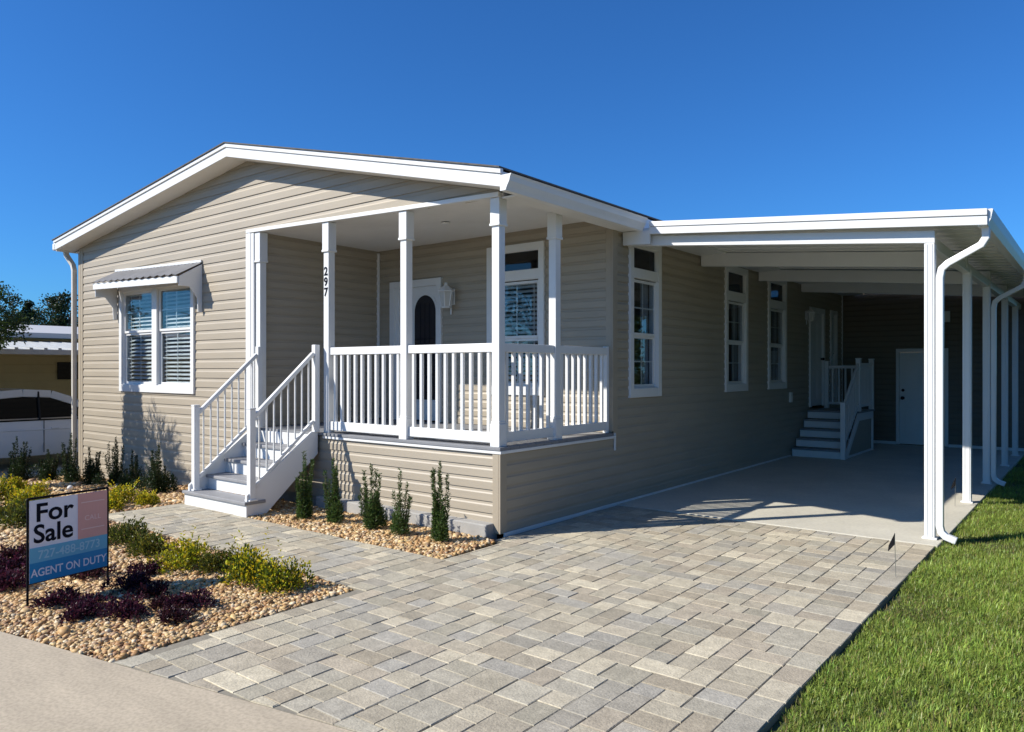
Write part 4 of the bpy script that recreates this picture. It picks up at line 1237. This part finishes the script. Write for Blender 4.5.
# ------------------------------------------------------------------ trees
def tree(name, x, y, z0, h, crown_r, crown_h, n, leaf, base, label, group=None, clumps=26, trunk_r=.12, cat="tree", conic=False, low=.35):
    t = thing(name, label, cat, (x, y, z0), group)
    m = MB(); top = h*.8
    pts = [(x + .06*h*.05*math.sin(i*1.3), y + .06*h*.05*math.cos(i*1.7), z0 - .1 + top*i/6) for i in range(7)]
    for i in range(6): m.cyl(pts[i], pts[i+1], trunk_r*(1-i/7), trunk_r*(1-(i+1)/7), n=9)
    P = []; limbs = []
    for k in range(clumps):
        f = RNG.uniform(0, 1)
        if conic:
            zz = h*(low + (1-low)*f); rr = crown_r*(1-f)**.8*RNG.uniform(.35, 1)
        else:
            zz = h*(low + (1-low)*f*.96); rr = crown_r*math.sqrt(max(.05, 1-(2*f-.9)**2))*RNG.uniform(.25, .95)
        a = RNG.uniform(0, 6.28); c = np.array([x+rr*math.cos(a), y+rr*math.sin(a), z0+zz])
        if len(limbs) < 12:
            j = min(5, int(zz*.75/top*6)); m.cyl(pts[j], tuple(c), trunk_r*.3, trunk_r*.06, n=5); limbs.append(1)
        k_ = n//clumps; cr = crown_r*RNG.uniform(.22, .42)*(1-.5*f if conic else 1)
        u = unit(RNG.normal(size=(k_, 3)))*RNG.uniform(.2, 1, (k_, 1))**.5
        pc = c + u*np.array([cr, cr, cr*.7])
        tone = math.exp(RNG.normal(0, .22))
        P.append(leaves(pc, unit(RNG.normal(size=(k_, 3))+np.array([0, 0, -.2])), leaf*RNG.uniform(.6, 1.3, k_), leaf*.55, tint(np.array(base)*tone, k_, .25), .15))
    m.build("trunk", M["bark"], t)
    V, F, C = join(P); off = np.array([x, y, z0])
    link("crown", np_mesh("crown", V-off, F, C), M["leaf"], t)
    return t
dg = (.022, .040, .012); mg = (.035, .055, .016)
# the row beyond the neighbour's roof
bg = [
      (-40.00, 8.23, 6.6, 2.00, mg, 'dark broad tree beyond the yellow house, at the left picture edge', False),
      (-43.00, 9.92, 6.5, 1.50, mg, 'rounded dark tree second from the left edge, beyond the yellow house', False),
      (-41.00, 9.98, 6.1, 1.15, dg, 'narrow pointed tree beyond the yellow house, standing alone against the sky', True),
      (-47.00, 12.72, 6.0, 1.90, mg, 'lower tree in the dip of the row beyond the yellow house', False),
      (-42.00, 11.67, 6.5, 1.50, dg, 'tall dark tree beyond the yellow house, left of the tallest', False),
      (-41.00, 12.06, 6.7, 1.60, dg, 'tallest dark tree beyond the yellow house, touching the tan house corner', False),
      (-52.00, 13.30, 6.0, 3.00, mg, "rear bushy tree filling the gap low between the row's left trees", False),
      (-53.00, 16.10, 6.2, 3.20, mg, 'rear bushy tree behind the two tallest trees of the row', False),
]
for (x, y, h, r_, c, lab, con) in bg:
    tree("background_tree", x, y, -.45, h*.97, r_*.92, h, 3400, .15, c, lab, "trees beyond the yellow house", clumps=34, trunk_r=.16, conic=con, low=.12)
# overhanging yard tree at the left edge
tree("yard_tree", -11.15, -1.05, gz(-11.15), 3.5, .85, 3, 3600, .075, (.05, .075, .015), "leafy yard tree whose branches reach in at the left picture edge over the car", None, clumps=26, trunk_r=.05, low=.62)
# street-side planting on the left that throws its shadow on the front wall
def cypress(x, y, h, r0, label):
    t = thing("columnar_tree", label, "tree", (x, y, gz(x)))
    m = MB(); m.cyl((x, y, gz(x)-.1), (x, y, gz(x)+h*.9), .05, .01, n=8); m.build("trunk", M["bark"], t)
    n = 9000; f = RNG.uniform(0, 1, n)
    rr = r0*np.where(f < .12, .8+f*1.6, (1-((f-.12)/.88)**2.2*.75))*RNG.uniform(.1, 1, n)**.5; a = RNG.uniform(0, 6.28, n)
    c = np.stack([rr*np.cos(a), rr*np.sin(a), .05+f*h], 1)
    d = unit(np.stack([np.cos(a)*.5, np.sin(a)*.5, np.ones(n)], 1)+RNG.normal(0, .3, (n, 3)))
    v, fa, co = leaves(c, d, .10, .03, tint((.04, .065, .02), n), .1)
    link("crown", np_mesh("crown", v, fa, co), M["leaf"], t)
cypress(-9.07, -2.35, 4.5, .35, "narrow columnar tree in the gravel bed left of the picture, shading the front wall")
pl = thing("palm", "small spiky palm in the gravel bed left of the picture", "palm", (-8.2, -2.45, gz(-8.2)))
m = MB(); m.cyl((-8.2, -2.45, gz(-8.2)-.1), (-8.2, -2.45, 2.3), .10, .07, n=10); m.build("trunk", M["bark"], pl)
P = []
for k in range(64):
    a = RNG.uniform(0, 6.28); e = RNG.uniform(-.9, 1.45); Lf = RNG.uniform(.6, 1.05); q = 30
    tt = np.linspace(.3, 1, q); dirv = np.array([math.cos(a)*math.cos(e), math.sin(a)*math.cos(e), math.sin(e)])
    c = np.array([0, 0, 2.3-gz(-8.2)]) + dirv*Lf*tt[:, None] - np.array([0, 0, .12])*(tt**2)[:, None]
    d = unit(dirv + RNG.normal(0, .45, (q, 3))); P.append(leaves(c, d, .22, .02, tint((.05, .08, .02), q), .1))
V, F, C = join(P); link("crown", np_mesh("crown", V, F, C), M["leaf"], pl)
# added greenery, out of view on the right: blocks sky light from the carport
hx0, hx1, hy0, hy1, hh = 7.6, 9.2, -1.5, 17.0, 4.2
hg = thing("shade_hedge", "unseen dense greenery added beyond the lawn to darken the side wall and carport", "shade_hedge", (8.4, 7.5, -.03))
m = MB()
for i in range(12):
    yy = hy0+.8+i*1.5; m.cyl((8.4+.2*math.sin(i*2.1), yy, -.1), (8.4, yy+.2, 3.6), .07, .02, n=7)
m.build("trunk", M["bark"], hg)
n = 52000
u = RNG.uniform(0, 1, n); c = np.stack([RNG.uniform(hx0, hx1, n), RNG.uniform(hy0, hy1, n), RNG.uniform(0, hh, n)], 1)
edge = RNG.integers(0, 3, n)
c[edge == 0, 0] = hx0 + np.abs(RNG.normal(0, .10, (edge == 0).sum())) + .12*np.sin(c[edge == 0, 1]*2.1)*np.sin(c[edge == 0, 2]*1.7)
c[edge == 1, 2] = hh - np.abs(RNG.normal(0, .15, (edge == 1).sum()))
c[:, 2] += .15*np.sin(c[:, 1]*1.9)
d = unit(RNG.normal(size=(n, 3)) + np.array([-.3, 0, .3]))
v, fa, cc = leaves(c - np.array([8.4, 7.5, 0]), d, .20*RNG.uniform(.6, 1.2, n), .10, tint((.04, .07, .02), n, .25), .15)
link("foliage", np_mesh("shade_hedge_foliage", v, fa, cc), M["leaf"], hg)
# trees across the street, mirrored in the window panes
for i, (x, y, h) in enumerate(((-22, -26, 7), (-15, -30, 8.5), (-27, -22, 6), (-8, -31, 7.5))):
    tree("street_tree", x, y, -.03, h, 2.6, h, 1600, .28, mg, ["broad tree across the street", "tall tree across the street, in the middle", "low tree across the street, farthest left", "tree across the street, nearest the driveway"][i], "trees across the street", clumps=24, trunk_r=.18, low=.2)

# ------------------------------------------------------------------ light, sky, camera
sdir = Vector((-.80, -1.06, 1.0))      # towards the sun
el = math.asin(sdir.normalized().z); az = math.atan2(sdir.x, sdir.y)
sun = bpy.data.lights.new("sun", 'SUN'); sun.energy = 5.0; sun.angle = R(.55); sun.color = (1, .945, .86)
so = bpy.data.objects.new("sun", sun); COL.objects.link(so)
so.rotation_euler = sdir.to_track_quat('Z', 'Y').to_euler()
w = bpy.data.worlds.new("World"); scene.world = w; w.use_nodes = True
nt = w.node_tree; bgn = nt.nodes["Background"]
sky = nt.nodes.new("ShaderNodeTexSky"); sky.sky_type = 'NISHITA'; sky.sun_disc = False
sky.sun_elevation = el; sky.sun_rotation = az % (2*math.pi)
sky.air_density = 1.0; sky.dust_density = .4; sky.ozone_density = 5.0; sky.altitude = 0
tn = nt.nodes.new("ShaderNodeMix"); tn.data_type = 'RGBA'; tn.blend_type = 'MULTIPLY'; tn.inputs["Factor"].default_value = 1
tn.inputs["B"].default_value = (.45, 1.12, 1.83, 1)
nt.links.new(sky.outputs["Color"], tn.inputs["A"]); nt.links.new(tn.outputs["Result"], bgn.inputs["Color"])
bgn.inputs["Strength"].default_value = .06

cam = bpy.data.cameras.new("camera"); co = bpy.data.objects.new("camera", cam); COL.objects.link(co)
co.location = (4.4565, -5.4564, 1.58); co.rotation_euler = (R(90), 0, R(38.322))
cam.sensor_width = 36; cam.lens = 749/1024*36; cam.shift_y = 3/1024; cam.clip_start = .05; cam.clip_end = 1000
scene.camera = co
scene.cycles.diffuse_bounces = 3
scene.view_settings.view_transform = 'Standard'; scene.view_settings.look = 'None'
scene.view_settings.exposure = .42; scene.view_settings.gamma = 1
